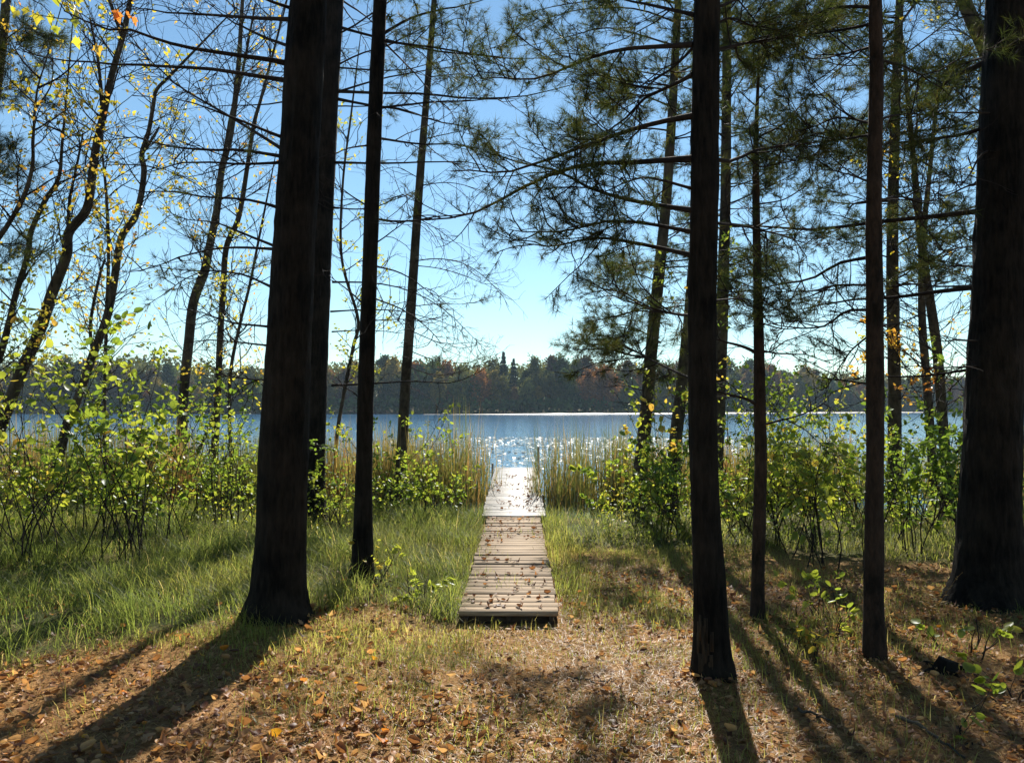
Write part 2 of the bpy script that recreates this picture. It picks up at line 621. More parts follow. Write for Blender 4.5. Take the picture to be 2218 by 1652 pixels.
def near_shore(x):
    x = np.asarray(x, float)
    return 13.2 + 1.6 * (fbm(x * 0.25 + 9, 1.7) - 0.5) + 0.06 * np.maximum(0, np.abs(x) - 6)


def gz(x, y):
    x = np.asarray(x, float); y = np.asarray(y, float)
    base = 0.09 * (fbm(x * 0.55 + 40, y * 0.55 + 11) - 0.5) + 0.035 * (fbm(x * 3.1 + 7, y * 3.1) - 0.5)
    dk = np.exp(-((x / 0.9) ** 2)) * sstep(4.5, 5.8, y)
    base = base * (1 - dk) - 0.035 * dk
    base = base + 0.07 * sstep(1.5, 6, x) * sstep(2, 7, y) * (1 - sstep(8, 11, y))
    ns = near_shore(x)
    z = base - 0.55 * sstep(ns - 1.8, ns + 1.8, y)
    z = z - 1.2 * sstep(ns + 1, ns + 25, y)
    fs = yshore(x)
    z = z + 1.95 * sstep(fs - 16, fs + 2, y) + 9.0 * sstep(fs + 2, fs + 110, y) * (0.6 + 0.8 * fbm(x * 0.01, y * 0.01))
    return z


def axis(fine0, fine1, step, far0, far1, g=1.18):
    a = list(np.arange(fine0, fine1 + 1e-6, step))
    s, p = step, fine1
    while p < far1:
        s *= g; p += min(s, 9); a.append(p)
    a[-1] = far1
    s, p = step, fine0
    pre = []
    while p > far0:
        s *= g; p -= min(s, 9); pre.append(p)
    pre[-1] = far0
    return np.array(pre[::-1] + a)


GX = axis(-9, 9, 0.11, -420, 420)
GY = axis(1.5, 15, 0.11, -25, 440)
XX, YY = np.meshgrid(GX, GY)
ZZ = gz(XX, YY)


def grassy(x, y):
    """1 where tall grass grows, 0 on the needle litter"""
    x = np.asarray(x, float); y = np.asarray(y, float)
    edge = np.where(x < -2.0, 5.9 + (x + 2.0) * 1.15, 5.95 + 0.25 * np.sin(x * 5))
    edge = np.maximum(edge, 3.6) + 0.7 * (fbm(x * 1.3, y * 1.3) - 0.5)
    left = sstep(-0.3, 0.45, y - edge) * sstep(-0.30, -0.45, x)
    redge = 8.6 - 1.3 * sstep(2.2, 4.5, x) + 0.8 * (fbm(x * 1.1 + 5, y * 1.1) - 0.5)
    right = sstep(-0.2, 0.6, y - redge) * sstep(0.36, 0.5, x)
    return np.clip(left + right, 0, 1)


tint = np.clip(grassy(XX, YY) * 0.9 + 0.15 * sstep(0.3, 2, XX) * 0, 0, 1)
nx, ny = len(GX), len(GY)
idx = np.arange(nx * ny).reshape(ny, nx)
a, b_, c, d = idx[:-1, :-1].ravel(), idx[:-1, 1:].ravel(), idx[1:, 1:].ravel(), idx[1:, :-1].ravel()
g = G().add(np.stack([XX.ravel(), YY.ravel(), ZZ.ravel()], 1), np.concatenate([np.stack([a, b_, c], 1), np.stack([a, c, d], 1)]), tint.ravel())
tag(link("ground", g.mesh("ground", M['ground'], True)), "leaf strewn forest floor sloping down to the lake", kind="structure")
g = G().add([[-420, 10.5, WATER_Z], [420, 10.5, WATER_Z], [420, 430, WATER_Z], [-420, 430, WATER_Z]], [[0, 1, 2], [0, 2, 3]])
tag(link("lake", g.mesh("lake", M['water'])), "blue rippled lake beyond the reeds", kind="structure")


# low pale strip just off the far bank, tone mottled by noise
sx = np.linspace(-25, 190, 260)
sy = np.array([-4.5, -3, -1.2, 0, 1.5, 4])
XS, YS = np.meshgrid(sx, sy)
hgt = np.array([-0.35, 0.05, 0.30, 0.34, 0.22, -0.35])[:, None] * (0.7 + 0.6 * fbm(XS * 0.15, YS * 0.5)) * sstep(-25, 20, XS) * sstep(190, 150, XS)
YS2 = YS + yshore(XS) - 15 + 3 * (fbm(XS * 0.05, 8.0) - 0.5)
ii = np.arange(XS.size).reshape(XS.shape)
a, b_, c, d = ii[:-1, :-1].ravel(), ii[:-1, 1:].ravel(), ii[1:, 1:].ravel(), ii[1:, :-1].ravel()
m, nt, N, L, out = newmat("pale_strip_surface")
b = N.new("ShaderNodeBsdfPrincipled"); b.inputs["Roughness"].default_value = 0.7
nz = N.new("ShaderNodeTexNoise"); nz.inputs["Scale"].default_value = 0.6; nz.inputs["Detail"].default_value = 5
r = ramp(N, [(0.3, (0.42, 0.38, 0.32)), (0.7, (0.62, 0.58, 0.52))])
tc = N.new("ShaderNodeTexCoord"); L.new(tc.outputs["Object"], nz.inputs["Vector"]); L.new(nz.outputs[0], r.inputs[0]); L.new(r.outputs[0], b.inputs["Base Color"]); L.new(b.outputs[0], out.inputs[0])
g = G().add(np.stack([XS.ravel(), YS2.ravel(), (WATER_Z + hgt).ravel()], 1), np.concatenate([np.stack([a, b_, c], 1), np.stack([a, c, d], 1)]))
tag(link("pale_strip", g.mesh("pale_strip", m, True)), "thin pale sand bar along the far waterline", kind="structure")


def on_ground(x, y, dz=0.0):
    return np.stack([x, y, gz(x, y) + dz], 1)


# ------------------------------------------------------------------ dock
def dock_x(y):
    return -0.025 + (y - 5.87) * 0.0094


def dock_section(name, label, y0, y1, z0, z1, W, pitch, gap, mat, thick=0.035, warp=0.0, beam_h=0.065):
    root = empty(name, (dock_x(y0), y0, float(gz(dock_x(y0), y0))), label, "dock")
    n = int(round((y1 - y0) / pitch))
    pitch = (y1 - y0) / n
    v, t = box((0, 0, 0), (W, pitch - gap, thick), 0.004)
    base_me = G().add(v, t).mesh(name + "_plank", mat)
    rl = Vector(root.location)
    sl_ = math.atan2(z1 - z0, y1 - y0)
    for i in range(n):
        f = (i + 0.5) / n
        y = y0 + (i + 0.5) * pitch
        o = link("plank", base_me, root)
        o.location = Vector((dock_x(y) + random.gauss(0, 0.006) * (warp > 0), y, z0 + (z1 - z0) * f - thick / 2 + random.gauss(0, warp))) - rl
        o.rotation_euler = (sl_ + random.gauss(0, warp * 3), random.gauss(0, warp * 0.8), random.gauss(0, warp * 0.8) - 0.0094)
        o.scale = (1 + random.gauss(0, warp * 2), 1, 1)
    for sx in (-1, 0, 1):
        Ln = math.hypot(y1 - y0, z1 - z0) - 0.03
        v, t = box((0, 0, 0), (Ln, 0.04, beam_h), 0.003, math.pi / 2)
        ym = (y0 + y1) / 2
        o = link("stringer", G().add(v, t).mesh("stringer", M['beam'] if mat != M['white_plank'] else M['white_plank']), root)
        o.location = Vector((dock_x(ym) + sx * (W / 2 - 0.05), ym, (z0 + z1) / 2 - thick - beam_h / 2 - 0.004)) - rl
        o.rotation_euler = (sl_, 0, -0.0094)
    v, t = box((0, 0, 0), (W - 0.02, 0.035, beam_h), 0.003)
    o = link("end_board", G().add(v, t).mesh("end_board", M['beam']), root)
    o.location = Vector((dock_x(y0), y0 + 0.06, z0 - thick - beam_h / 2 - 0.006)) - rl
    return root, rl


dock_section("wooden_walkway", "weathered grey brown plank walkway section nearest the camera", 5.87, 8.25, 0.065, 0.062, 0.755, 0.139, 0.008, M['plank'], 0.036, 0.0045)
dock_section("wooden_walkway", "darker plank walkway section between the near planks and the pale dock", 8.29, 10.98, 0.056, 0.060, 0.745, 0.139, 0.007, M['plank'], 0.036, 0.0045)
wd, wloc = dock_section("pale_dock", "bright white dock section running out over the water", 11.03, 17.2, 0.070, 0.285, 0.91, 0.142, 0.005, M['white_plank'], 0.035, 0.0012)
for sx, yy, top in ((1, 16.6, 0.78), (-1, 16.6, 0.42), (1, 13.2, 0.12), (-1, 13.2, 0.12)):
    x = dock_x(yy) + sx * 0.495
    P = np.array([[[x, yy, -0.9], [x, yy, -0.2], [x, yy, top - 0.02], [x, yy, top]]]) - np.array(wloc)[None, None]
    v, t = tubes(P, np.full((1, 4), 0.024), 10, True)
    link("post", G().add(v, t).mesh("post", M['pipe'], True), wd)

# ------------------------------------------------------------------ trees: trunks and limbs
def trunk_mesh(path, mat, sides=20, rough=0.05, flare=1.0, ring=0.06, knots=True):
    """path: (n,4) x y z r -> mesh with furrowed bark"""
    L = np.linalg.norm(np.diff(path[:, :3], axis=0), axis=1).sum()
    K = int(max(8, L / ring))
    C = resample(path, K)
    P, R = C[:, :3], C[:, 3]
    h = P[:, 2] - P[0, 2]
    R = R * (1 + flare * 0.55 * np.exp(-np.maximum(h - 0.2, 0) / 0.16))
    V, T = tubes(P[None], R[None], sides, True)
    n = K * sides
    ang = np.tile(np.arange(sides) * 2 * np.pi / sides, K)
    ring_i = np.repeat(np.arange(K), sides)
    hh = h[ring_i]
    rr = R[ring_i]
    cen = P[ring_i]
    ce, se = np.cos(ang), np.sin(ang)
    nz = fbm(ce * rr * 22 + 3, se * rr * 22 + 5, hh * 3.5) - 0.5
    fur = np.abs(fbm(ce * rr * 55 + 9, se * rr * 55 + 2, hh * 5.0) - 0.5)
    nz2 = vnoise(ce * 1.5, se * 1.5, hh * 1.1) - 0.5
    root_l = flare * np.exp(-np.maximum(hh - 0.12, 0) / 0.13) * (0.30 * np.cos(ang * 5 + 1.3) + 0.20 * np.cos(ang * 3 + 0.4))
    f = 1 + rough * 3.2 * nz + rough * 2.4 * fur + 0.10 * nz2 + root_l
    V[:n] = cen + (V[:n] - cen) * f[:, None]
    return V, T


def build_tree(name, label, cat, trunks, Y, branches=(), bark='pine_bark', group=None, **kw):
    """trunks: list of [(u,v,w) ...] pixel polylines at forward distance Y (or per-point Y as 4th)."""
    paths = []
    for ti, tr in enumerate(trunks):
        pts = []
        for q in tr:
            yy = q[3] if len(q) > 3 else Y
            p = at(q[0], q[1], yy)
            pts.append([*p, q[2] / 2 * yy / FP])
        pts = np.array(pts)
        if ti == 0:
            base = pts[0].copy()
            base[2] = float(gz(base[0], base[1]))
            below = base.copy(); below[2] -= 0.22
            k = [below, base] if pts[0, 2] > base[2] + 0.1 else [below]
            pts = np.vstack(k + [pts if pts[0, 2] > base[2] + 0.1 else np.vstack([base, pts[1:]])])
            ext = kw.get('extend', 3.0)
            if ext > 0:
                dr = norm(pts[-1, :3] - pts[-2, :3])
                e1 = np.r_[pts[-1, :3] + dr * ext * 0.5, pts[-1, 3] * 0.75]
                e2 = np.r_[pts[-1, :3] + dr * ext, pts[-1, 3] * 0.35]
                pts = np.vstack([pts, e1, e2])
        paths.append(pts)
    root = empty(name, (paths[0][1][0], paths[0][1][1], paths[0][1][2] if len(paths[0]) > 1 else 0), label, cat, group)
    rl = np.array(root.location)
    for ti, pts in enumerate(paths):
        q = pts.copy(); q[:, :3] -= rl
        V, T = trunk_mesh(q, None, kw.get('sides', 16), kw.get('rough', 0.05), kw.get('flare', 1.0) if ti == 0 else 0.0, kw.get('ring', 0.07))
        link("trunk" if ti == 0 else "limb", G().add(V, T).mesh("trunk", M[bark], True), root)
    return root, rl, paths


def branch_3d(px, Y0, dY, K=12):
    """traced limb: pixels, starting depth, change of depth to its tip"""
    px = np.array(px, float)
    s = np.r_[0, np.cumsum(np.linalg.norm(np.diff(px, axis=0), axis=1))]
    s /= s[-1]
    return resample(np.array([at(u, v, Y0 + dY * t) for (u, v), t in zip(px, s)]), K)


def dress(root, rl, P, r0, style, needles=None, leaves=None, live=(0.3, 1.0), dens=1.0, r1=None, len2=None, name="branch"):
    """adds one limb with its side shoots to a tree; needles/leaves collect foliage"""
    K = len(P)
    g = G()
    L = np.linalg.norm(np.diff(P, axis=0), axis=1).sum()
    P = P + (fbm(np.arange(K) * 0.9 + rng.random() * 99, 0.5, np.arange(3)[:, None] * 7.7).T - 0.5) * 0.03 * min(L, 2) * np.linspace(0, 1, K)[:, None]
    R = np.linspace(r0, r1 if r1 else max(0.003, r0 * 0.22), K)
    R[0] *= 1.25
    V, T = tubes(P[None] - rl, R[None], 7, True)
    g.add(V, T)
    fol = None
    if style == 'dead':
        S, D, t, PL, pid = kids(P[None], 10.5 * dens, 0.10, 1.0, (30, 70), 0.25)
        ln = (0.16 + 0.62 * rng.random(len(S)) ** 1.4) * (1.15 - 0.6 * t) * (len2 or 1.0)
        P2 = sprout(S, D, ln, 7, rng.normal(size=len(S)) * 0.8 + 0.25, 0.55)
        g.add(*tubes(P2 - rl, taper(len(S), 7, 0.0048, 0.0017), 3))
        S, D, t, PL, pid = kids(P2, 6.5, 0.15, 1.0, (25, 60), 0.2)
        P3 = sprout(S, D, 0.06 + 0.24 * rng.random(len(S)), 4, rng.normal(size=len(S)) * 0.5 + 0.2, 0.5)
        g.add(*tubes(P3 - rl, taper(len(S), 4, 0.0023, 0.0013), 3))
    elif style in ('pine', 'sparse'):
        S, D, t, PL, pid = kids(P[None], 7.0 * dens, 0.12, 1.0, (35, 68), 0.45)
        ln = (0.22 + 0.55 * rng.random(len(S))) * (1.1 - 0.65 * t) * (len2 or 1.0)
        P2 = sprout(S, D, ln, 6, 0.35 + 0.3 * rng.normal(size=len(S)), 0.35)
        t2 = t
        g.add(*tubes(P2 - rl, taper(len(S), 6, 0.0062 * min(1, L), 0.0022), 3))
        S, D, t, PL, pid = kids(P2, 15.0 * dens, 0.2, 1.0, (30, 60), 0.4)
        P3 = sprout(S, D, 0.08 + 0.17 * rng.random(len(S)), 3, 0.4, 0.35)
        g.add(*tubes(P3 - rl, taper(len(S), 3, 0.0030, 0.0016), 3))
        ends = np.concatenate([P3[:, -1], P2[:, -1], P3[:, 1]])
        dirs = np.concatenate([P3[:, -1] - P3[:, -2], P2[:, -1] - P2[:, -2], P3[:, 1] - P3[:, 0]])
        par = np.concatenate([t2[pid], t2, t2[pid]])
        keep = (par > live[0]) & (par < live[1] + .001) & (rng.random(len(par)) < (0.95 if style == 'pine' else 0.42))
        # leave patches without needles, as on real boughs
        keep &= fbm(ends[:, 0] * 2.2, ends[:, 1] * 2.2, ends[:, 2] * 2.2 + 5) > (0.28 if style == 'pine' else 0.42)
        if needles is not None and keep.any():
            fol = (needles, (ends[keep], dirs[keep]))
    elif style == 'leafy':
        S, D, t, PL, pid = kids(P[None], 7.0 * dens, 0.1, 1.0, (25, 55), 0.1)
        ln = (0.2 + 0.6 * rng.random(len(S))) * (1.1 - 0.5 * t) * (len2 or 1.0)
        P2 = sprout(S, D, ln, 6, 0.6, 0.4)
        g.add(*tubes(P2 - rl, taper(len(S), 6, 0.0055, 0.002), 3))
        S, D, t, PL, pid = kids(P2, 7.0, 0.2, 1.0, (25, 55), 0.1)
        P3 = sprout(S, D, 0.08 + 0.25 * rng.random(len(S)), 4, 0.4, 0.4)
        g.add(*tubes(P3 - rl, taper(len(S), 4, 0.0026, 0.0014), 3))
        if leaves is not None:
            fol = (leaves, (np.concatenate([P3[:, -1], P3[:, 2], P2[:, -1]]), np.concatenate([P3[:, -1] - P3[:, -2], P3[:, 2] - P3[:, 1], P2[:, -1] - P2[:, -2]])))
    bo = link(name, g.mesh(name, M['twig'], False), root)
    if fol:
        fol[0].append((*fol[1], bo))


NEEDLE_LEN, NEEDLE_W, NEEDLE_K = 0.095, 0.0030, 24


def finish_needles(root, rl, needles, k=NEEDLE_K, ln=NEEDLE_LEN, w=NEEDLE_W):
    for P, D, bo in needles:
        V, T, ti = tufts(P - rl, norm(D) + np.array([0, 0, 0.25]), k, ln, w)
        o = link("needles", G().add(V, T, ti).mesh("needles", M['needle']), bo)
        o["kind"] = "stuff"


def finish_leaves(root, rl, leaves, prob, size, mat, tr=(0, 1), name="foliage", cluster=2):
    for P, D, bo in leaves:
        k = rng.random(len(P)) < prob
        k &= fbm(P[:, 0] * 1.6 + 3, P[:, 1] * 1.6, P[:, 2] * 1.6) > 0.43
        P, D = np.repeat(P[k], cluster, 0), np.repeat(D[k], cluster, 0)
        if not len(P):
            continue
        Yd = norm(norm(D) + rng.normal(size=P.shape) * 0.7 + np.array([0, 0, -0.5]))
        Zd = norm(rng.normal(size=P.shape) + np.array([0, 0, 0.6]))
        nn = fbm(P[:, 0] * 1.2, P[:, 1] * 1.2, P[:, 2] * 1.2)
        ti = np.clip(tr[0] + (tr[1] - tr[0]) * (0.55 * rng.random(len(P)) + 0.45 * np.clip((nn - .3) * 2.5, 0, 1)), 0, 1)
        V, T, tt = place(LEAF_V, LEAF_T, P - rl + rng.normal(size=P.shape) * 0.02, Yd, Zd, size * (0.6 + 0.6 * rng.random(len(P))), ti)
        o = link(name, G().add(V, T, tt).mesh(name, M[mat]), bo)
        o["kind"] = "stuff"


def c1(pts): return [(.3355 * x, .3355 * y) for x, y in pts]
def c2(pts): return [(739 + .3355 * x, .3355 * y) for x, y in pts]
def c3(pts): return [(1478 + .3355 * x, .3355 * y) for x, y in pts]
def c4(pts): return [(.3355 * x, 554 + .3355 * y) for x, y in pts]
def c5(pts): return [(739 + .3355 * x, 554 + .3355 * y) for x, y in pts]
def c6(pts): return [(1478 + .3355 * x, 554 + .3355 * y) for x, y in pts]


def whorls(root, rl, path, z0, z1, step, length, style, needles=None, leaves=None, az=None, per=4, r0=0.014, rise=0.15, dens=1.0, live=(0.3, 1), avoid=None, up=0.15):
    """limbs all round a stem between heights z0 and z1"""
    z = z0
    while z < z1:
        for k in range(per):
            a = rng.random() * 2 * np.pi if az is None else az[0] + (az[1] - az[0]) * rng.random()
            zz = z + rng.normal() * step * 0.2
            base = np.array([np.interp(zz, path[:, 2], path[:, i]) for i in range(3)])
            L = length * (0.6 + 0.5 * rng.random()) * (1.0 if np.isscalar(length) else 1)
            D = np.array([[math.cos(a), math.sin(a), rise + 0.15 * rng.normal()]])
            P = sprout(base[None], D, L, 12, up, 0.22)[0]
            if avoid is not None and avoid(P):
                continue
            dress(root, rl, P, r0 * (0.7 + 0.5 * rng.random()), style, needles, leaves, live, dens)
        z += step


def in_gap(P):
    """keeps grown boughs out of the open sky over the dock"""
    q = px_of(P)
    inside = (q[:, 0] > 1015) & (q[:, 0] < 1265) & (q[:, 1] > 470) & (q[:, 1] < 880)
    return inside.any() and P[:, 1].min() > 0.5


def too_near(P):
    return P[:, 1].min() < 4.0 or in_gap(P)


CROWNS = []
# --- big pine left of the walkway
nd = []
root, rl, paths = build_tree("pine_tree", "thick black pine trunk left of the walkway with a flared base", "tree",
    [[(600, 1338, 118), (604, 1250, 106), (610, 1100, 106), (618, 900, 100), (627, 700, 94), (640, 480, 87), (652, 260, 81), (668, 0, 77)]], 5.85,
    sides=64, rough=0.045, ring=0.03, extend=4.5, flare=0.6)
for px, dY, r, st in [
    (c1([(1890, 130), (1500, 110), (1280, 95), (1000, 80), (820, 30)]), 1.2, .017, 'dead'),
    (c1([(1870, 415), (1700, 380), (1400, 340), (1050, 275), (880, 200), (720, 200), (600, 160), (420, 70)]), -0.7, .020, 'dead'),
    (c1([(1870, 525), (1500, 470), (1250, 440), (1000, 425), (550, 400), (330, 370), (150, 330)]), 0.8, .018, 'dead'),
    (c1([(1840, 895), (1500, 760), (1280, 680), (1100, 630)]), -0.6, .013, 'dead'),
    (c1([(1840, 975), (1560, 800), (1250, 620), (1080, 500), (830, 230)]), 1.0, .014, 'dead'),
    (c1([(1840, 1015), (1550, 970), (1200, 965), (980, 920), (870, 885), (660, 905)]), 0.3, .014, 'dead'),
    (c1([(1820, 1050), (1600, 1060), (1200, 1050), (1100, 1070), (950, 1110)]), -0.9, .012, 'sparse'),
    (c1([(1810, 1345), (1600, 1290), (1300, 1270), (1080, 1235), (900, 1235), (760, 1180)]), 0.9, .012, 'dead'),
    (c1([(1800, 1600), (1500, 1480), (1400, 1440), (1190, 1415)]), 0.2, .012, 'dead'),
    (c1([(1800, 1610), (1450, 1600), (1200, 1650), (1000, 1720), (820, 1760)]), 1.1, .012, 'sparse'),
    (c1([(1890, 310), (1680, 230), (1500, 140), (1340, 20)]), 0.8, .014, 'dead'),
    (c1([(1900, 62), (1720, 0), (1500, -110)]), -0.4, .015, 'dead'),
    (c4([(1760, 460), (1500, 430), (1300, 370), (1150, 340)]), 0.6, .010, 'dead'),
    (c4([(1740, 580), (1550, 560), (1350, 545), (1200, 560)]), -0.3, .008, 'dead'),
    (c4([(1750, 200), (1560, 120), (1350, 100), (1180, 160), (1050, 250)]), 1.3, .010, 'sparse'),
    (c4([(1710, 800), (1550, 790), (1400, 760)]), 0.5, .007, 'dead'),
]:
    dress(root, rl, branch_3d(px, 5.85, dY), r, st, nd, None, (0.15, 1.0), 1.0 if st == 'dead' else 0.8)
finish_needles(root, rl, nd)
CROWNS.append((root, rl, paths[0], 5.3, 9.0, 2.8))

# --- pine just behind it
nd = []
root, rl, paths = build_tree("pine_tree", "dark trunk standing directly behind the thick pine left of the walkway", "tree",
    [[(672, 1132, 62), (675, 1000, 56), (682, 800, 54), (692, 550, 50), (705, 300, 47), (722, 0, 43)]], 10.6, sides=28, rough=0.035, extend=4.5)
for px, dY, r, st in [
    (c2([(-30, 590), (190, 600), (500, 605), (800, 635), (1200, 620), (1500, 540)]), -1.2, .022, 'pine'),
    (c2([(-30, 640), (180, 680), (400, 710), (600, 780), (850, 830), (1000, 900)]), 1.0, .020, 'sparse'),
    (c2([(-40, 170), (220, 240), (600, 330), (850, 350), (1100, 380), (1400, 380)]), 0.5, .020, 'pine'),
    (c2([(-40, 1050), (300, 1055), (600, 1045), (800, 1045), (1000, 1090)]), -0.8, .018, 'sparse'),
    (c2([(-40, 600), (300, 500), (700, 430), (900, 400)]), 1.5, .016, 'pine'),
    (c2([(-50, 1340), (150, 1350), (350, 1290), (500, 1220)]), -1.0, .012, 'dead'),
    (c5([(-60, 835), (200, 825), (400, 810), (700, 820), (850, 770), (970, 700)]), -1.0, .016, 'dead'),
    (c5([(-60, 170), (200, 175), (420, 220), (640, 330), (850, 520), (940, 620)]), 0.6, .013, 'dead'),
    (c5([(-60, 490), (150, 480), (400, 500)]), -0.6, .010, 'dead'),
    (c5([(-70, 360), (150, 350), (400, 360), (650, 430), (800, 500)]), 1.2, .012, 'dead'),
]:
    dress(root, rl, branch_3d(px, 10.6, dY), r, st, nd, None, (0.2, 1.0), 0.8, None, 1.35)
whorls(root, rl, paths[0], 5.8, 8.3, 0.55, 2.2, 'sparse', nd, per=3, avoid=too_near, dens=0.7)
finish_needles(root, rl, nd, 20, 0.11, 0.0042)

# --- slim dark trunk between that pine and the walkway
nd = []
root, rl, paths = build_tree("pine_tree", "slim straight dark trunk between the thick left pine and the walkway", "tree",
    [[(784, 1258, 44), (786, 1120, 39), (788, 1000, 36), (793, 800, 34), (800, 600, 32), (810, 300, 31), (823, 0, 29)]], 7.1, sides=24, rough=0.05, ring=0.045, extend=4.0)
for px, dY, r, st in [
    (c2([(260, 225), (500, 100), (900, 10), (1000, -40)]), 0.9, .015, 'sparse'),
    (c2([(260, 260), (450, 450), (600, 620), (700, 720)]), 0.7, .010, 'dead'),
    (c2([(250, 265), (600, 310), (850, 350), (1100, 380)]), -0.7, .013, 'pine'),
    (c2([(230, 700), (600, 660), (900, 650), (1100, 630)]), -0.6, .012, 'dead'),
    (c2([(220, 890), (500, 930), (800, 940), (1050, 1010)]), 1.3, .012, 'sparse'),
    (c2([(190, 1410), (400, 1430), (700, 1390), (900, 1370)]), 0.9, .012, 'dead'),
    (c2([(180, 1600), (350, 1480), (450, 1400)]), -0.3, .008, 'dead'),
    (c2([(180, 1340), (60, 1260), (-60, 1170)]), 0.5, .009, 'dead'),
    (c2([(170, 940), (40, 960), (-80, 1020)]), -0.6, .009, 'dead'),
    (c5([(200, 270), (400, 350), (560, 470), (640, 560)]), -0.7, .008, 'dead'),
    (c5([(200, 60), (420, 130), (650, 300)]), 0.7, .009, 'dead'),
    (c5([(190, 420), (350, 410), (520, 420)]), -0.3, .006, 'dead'),
    (c5([(120, 920), (60, 870), (-60, 810)]), -0.4, .007, 'dead'),
    (c5([(130, 300), (40, 220), (-80, 130)]), 0.4, .009, 'dead'),
]:
    dress(root, rl, branch_3d(px, 7.1, dY), r, st, nd, None, (0.2, 1.0), 0.9, None, 1.1)
finish_needles(root, rl, nd)
CROWNS.append((root, rl, paths[0], 5.9, 9.0, 2.2))

# --- slim leaning trunk farther back, left of the walkway
nd = []
root, rl, paths = build_tree("pine_tree", "slender grey trunk near the reeds, leaning right, left of the walkway", "tree",
    [[(862, 1095, 26), (868, 1000, 24), (879, 820, 22), (893, 620, 20), (906, 430, 18), (922, 230, 15), (940, 0, 12)]], 12.4, bark='grey_bark', sides=16, rough=0.03, extend=2.5)
for px, dY, r, st in [
    (c5([(440, 40), (600, 20), (760, 40), (900, 120), (1040, 260), (1080, 330)]), -1.2, .010, 'dead'),
    (c5([(440, 60), (620, 80), (800, 130), (930, 180), (1080, 170)]), 0.8, .009, 'dead'),
    (c5([(430, 250), (560, 210), (700, 330), (790, 400)]), -1.0, .009, 'sparse'),
    (c5([(430, 330), (620, 310), (780, 310), (900, 300)]), 1.0, .009, 'sparse'),
    (c5([(420, 470), (640, 560), (860, 560), (930, 590)]), -0.7, .009, 'sparse'),
    (c5([(410, 600), (600, 670), (800, 690), (950, 640)]), 0.8, .009, 'dead'),
    (c5([(400, 700), (560, 760), (720, 760), (900, 700), (1010, 640)]), -0.8, .008, 'dead'),
    (c2([(480, 1400), (650, 1500), (800, 1620), (830, 1680)]), 0.6, .008, 'dead'),
    (c2([(500, 1200), (700, 1180), (900, 1230), (1000, 1300)]), -0.8, .009, 'sparse'),
    (c2([(530, 900), (750, 850), (950, 800)]), 0.6, .010, 'pine'),
    (c2([(560, 500), (800, 480), (1000, 540)]), -0.9, .010, 'pine'),
    (c2([(590, 200), (750, 120), (900, 140)]), 0.9, .009, 'pine'),
    (c2([(500, 1150), (350, 1080), (220, 1120)]), 0.7, .008, 'dead'),
    (c2([(540, 700), (400, 620), (280, 640)]), -0.6, .008, 'sparse'),
]:
    dress(root, rl, branch_3d(px, 12.4, dY), r, st, nd, None, (0.25, 1.0), 0.8, None, 1.5)
finish_needles(root, rl, nd, 20, 0.11, 0.0042)

# --- right-hand pine in front (torn bark at its foot)
nd = []
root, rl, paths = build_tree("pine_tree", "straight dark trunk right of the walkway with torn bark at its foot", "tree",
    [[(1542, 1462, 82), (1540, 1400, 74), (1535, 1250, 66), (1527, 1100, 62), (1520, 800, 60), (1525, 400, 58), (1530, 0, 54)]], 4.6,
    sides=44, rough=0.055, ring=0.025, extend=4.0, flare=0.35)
for px, dY, r, st in [
    (c2([(2270, 290), (1850, 320), (1600, 380), (1400, 460), (1200, 510), (900, 510)]), 0.9, .016, 'pine'),
    (c2([(2270, 480), (2200, 520), (1950, 640), (1850, 750), (1700, 850), (1500, 960)]), 1.1, .013, 'pine'),
    (c2([(2270, 750), (2100, 780), (1900, 830), (1600, 930), (1250, 1060), (1000, 1110), (700, 1100)]), 0.7, .017, 'pine'),
    (c2([(2270, 1025), (1850, 1050), (1650, 1060), (1400, 1110), (1200, 1200), (900, 1350), (700, 1400), (400, 1430)]), 1.3, .019, 'sparse'),
    (c2([(2270, 1360), (1950, 1310), (1750, 1260), (1550, 1190), (1400, 1110), (1050, 1020), (940, 940)]), 1.0, .016, 'pine'),
    (c2([(2270, 1650), (2000, 1590), (1750, 1540), (1600, 1540), (1350, 1590), (1150, 1560)]), 0.9, .015, 'pine'),
    (c2([(2270, 1500), (1950, 1440), (1700, 1430), (1500, 1480), (1300, 1500), (1080, 1480)]), 0.5, .013, 'pine'),
    (c2([(2270, 1220), (2000, 1150), (1850, 1170), (1700, 1240)]), -0.3, .010, 'pine'),
    (c2([(2280, 100), (1970, 30), (1780, -10), (1600, -80)]), 0.6, .013, 'pine'),
    (c2([(2280, 300), (2150, 430), (1970, 560), (1900, 680)]), 1.0, .010, 'pine'),
    (c5([(2270, 800), (2100, 720), (2000, 670), (1850, 590), (1730, 500)]), 1.2, .009, 'pine'),
    (c5([(2260, 385), (2150, 375), (1950, 330), (1800, 240), (1660, 170)]), 1.4, .010, 'pine'),
    (c3([(210, 1030), (320, 1040), (480, 970), (700, 930), (900, 860), (1100, 880)]), 1.4, .012, 'pine'),
    (c3([(200, 330), (450, 270), (700, 240), (950, 190)]), 1.2, .011, 'pine'),
    (c3([(200, 60), (400, -20), (650, -120)]), 0.9, .011, 'pine'),
    (c3([(200, 160), (320, 120), (500, 190), (640, 190)]), 0.5, .008, 'pine'),
    (c3([(220, 1440), (500, 1480), (750, 1560)]), 1.5, .008, 'sparse'),
    (c6([(190, 290), (400, 280), (560, 330)]), 1.5, .007, 'dead'),
]:
    dress(root, rl, branch_3d(px, 4.6, dY), r, st, nd, None, (0.12, 1.0), 1.3 if st == 'pine' else 0.9)
finish_needles(root, rl, nd, 24, 0.085, 0.0028)
CROWNS.append((root, rl, paths[0], 4.7, 7.8, 2.4))
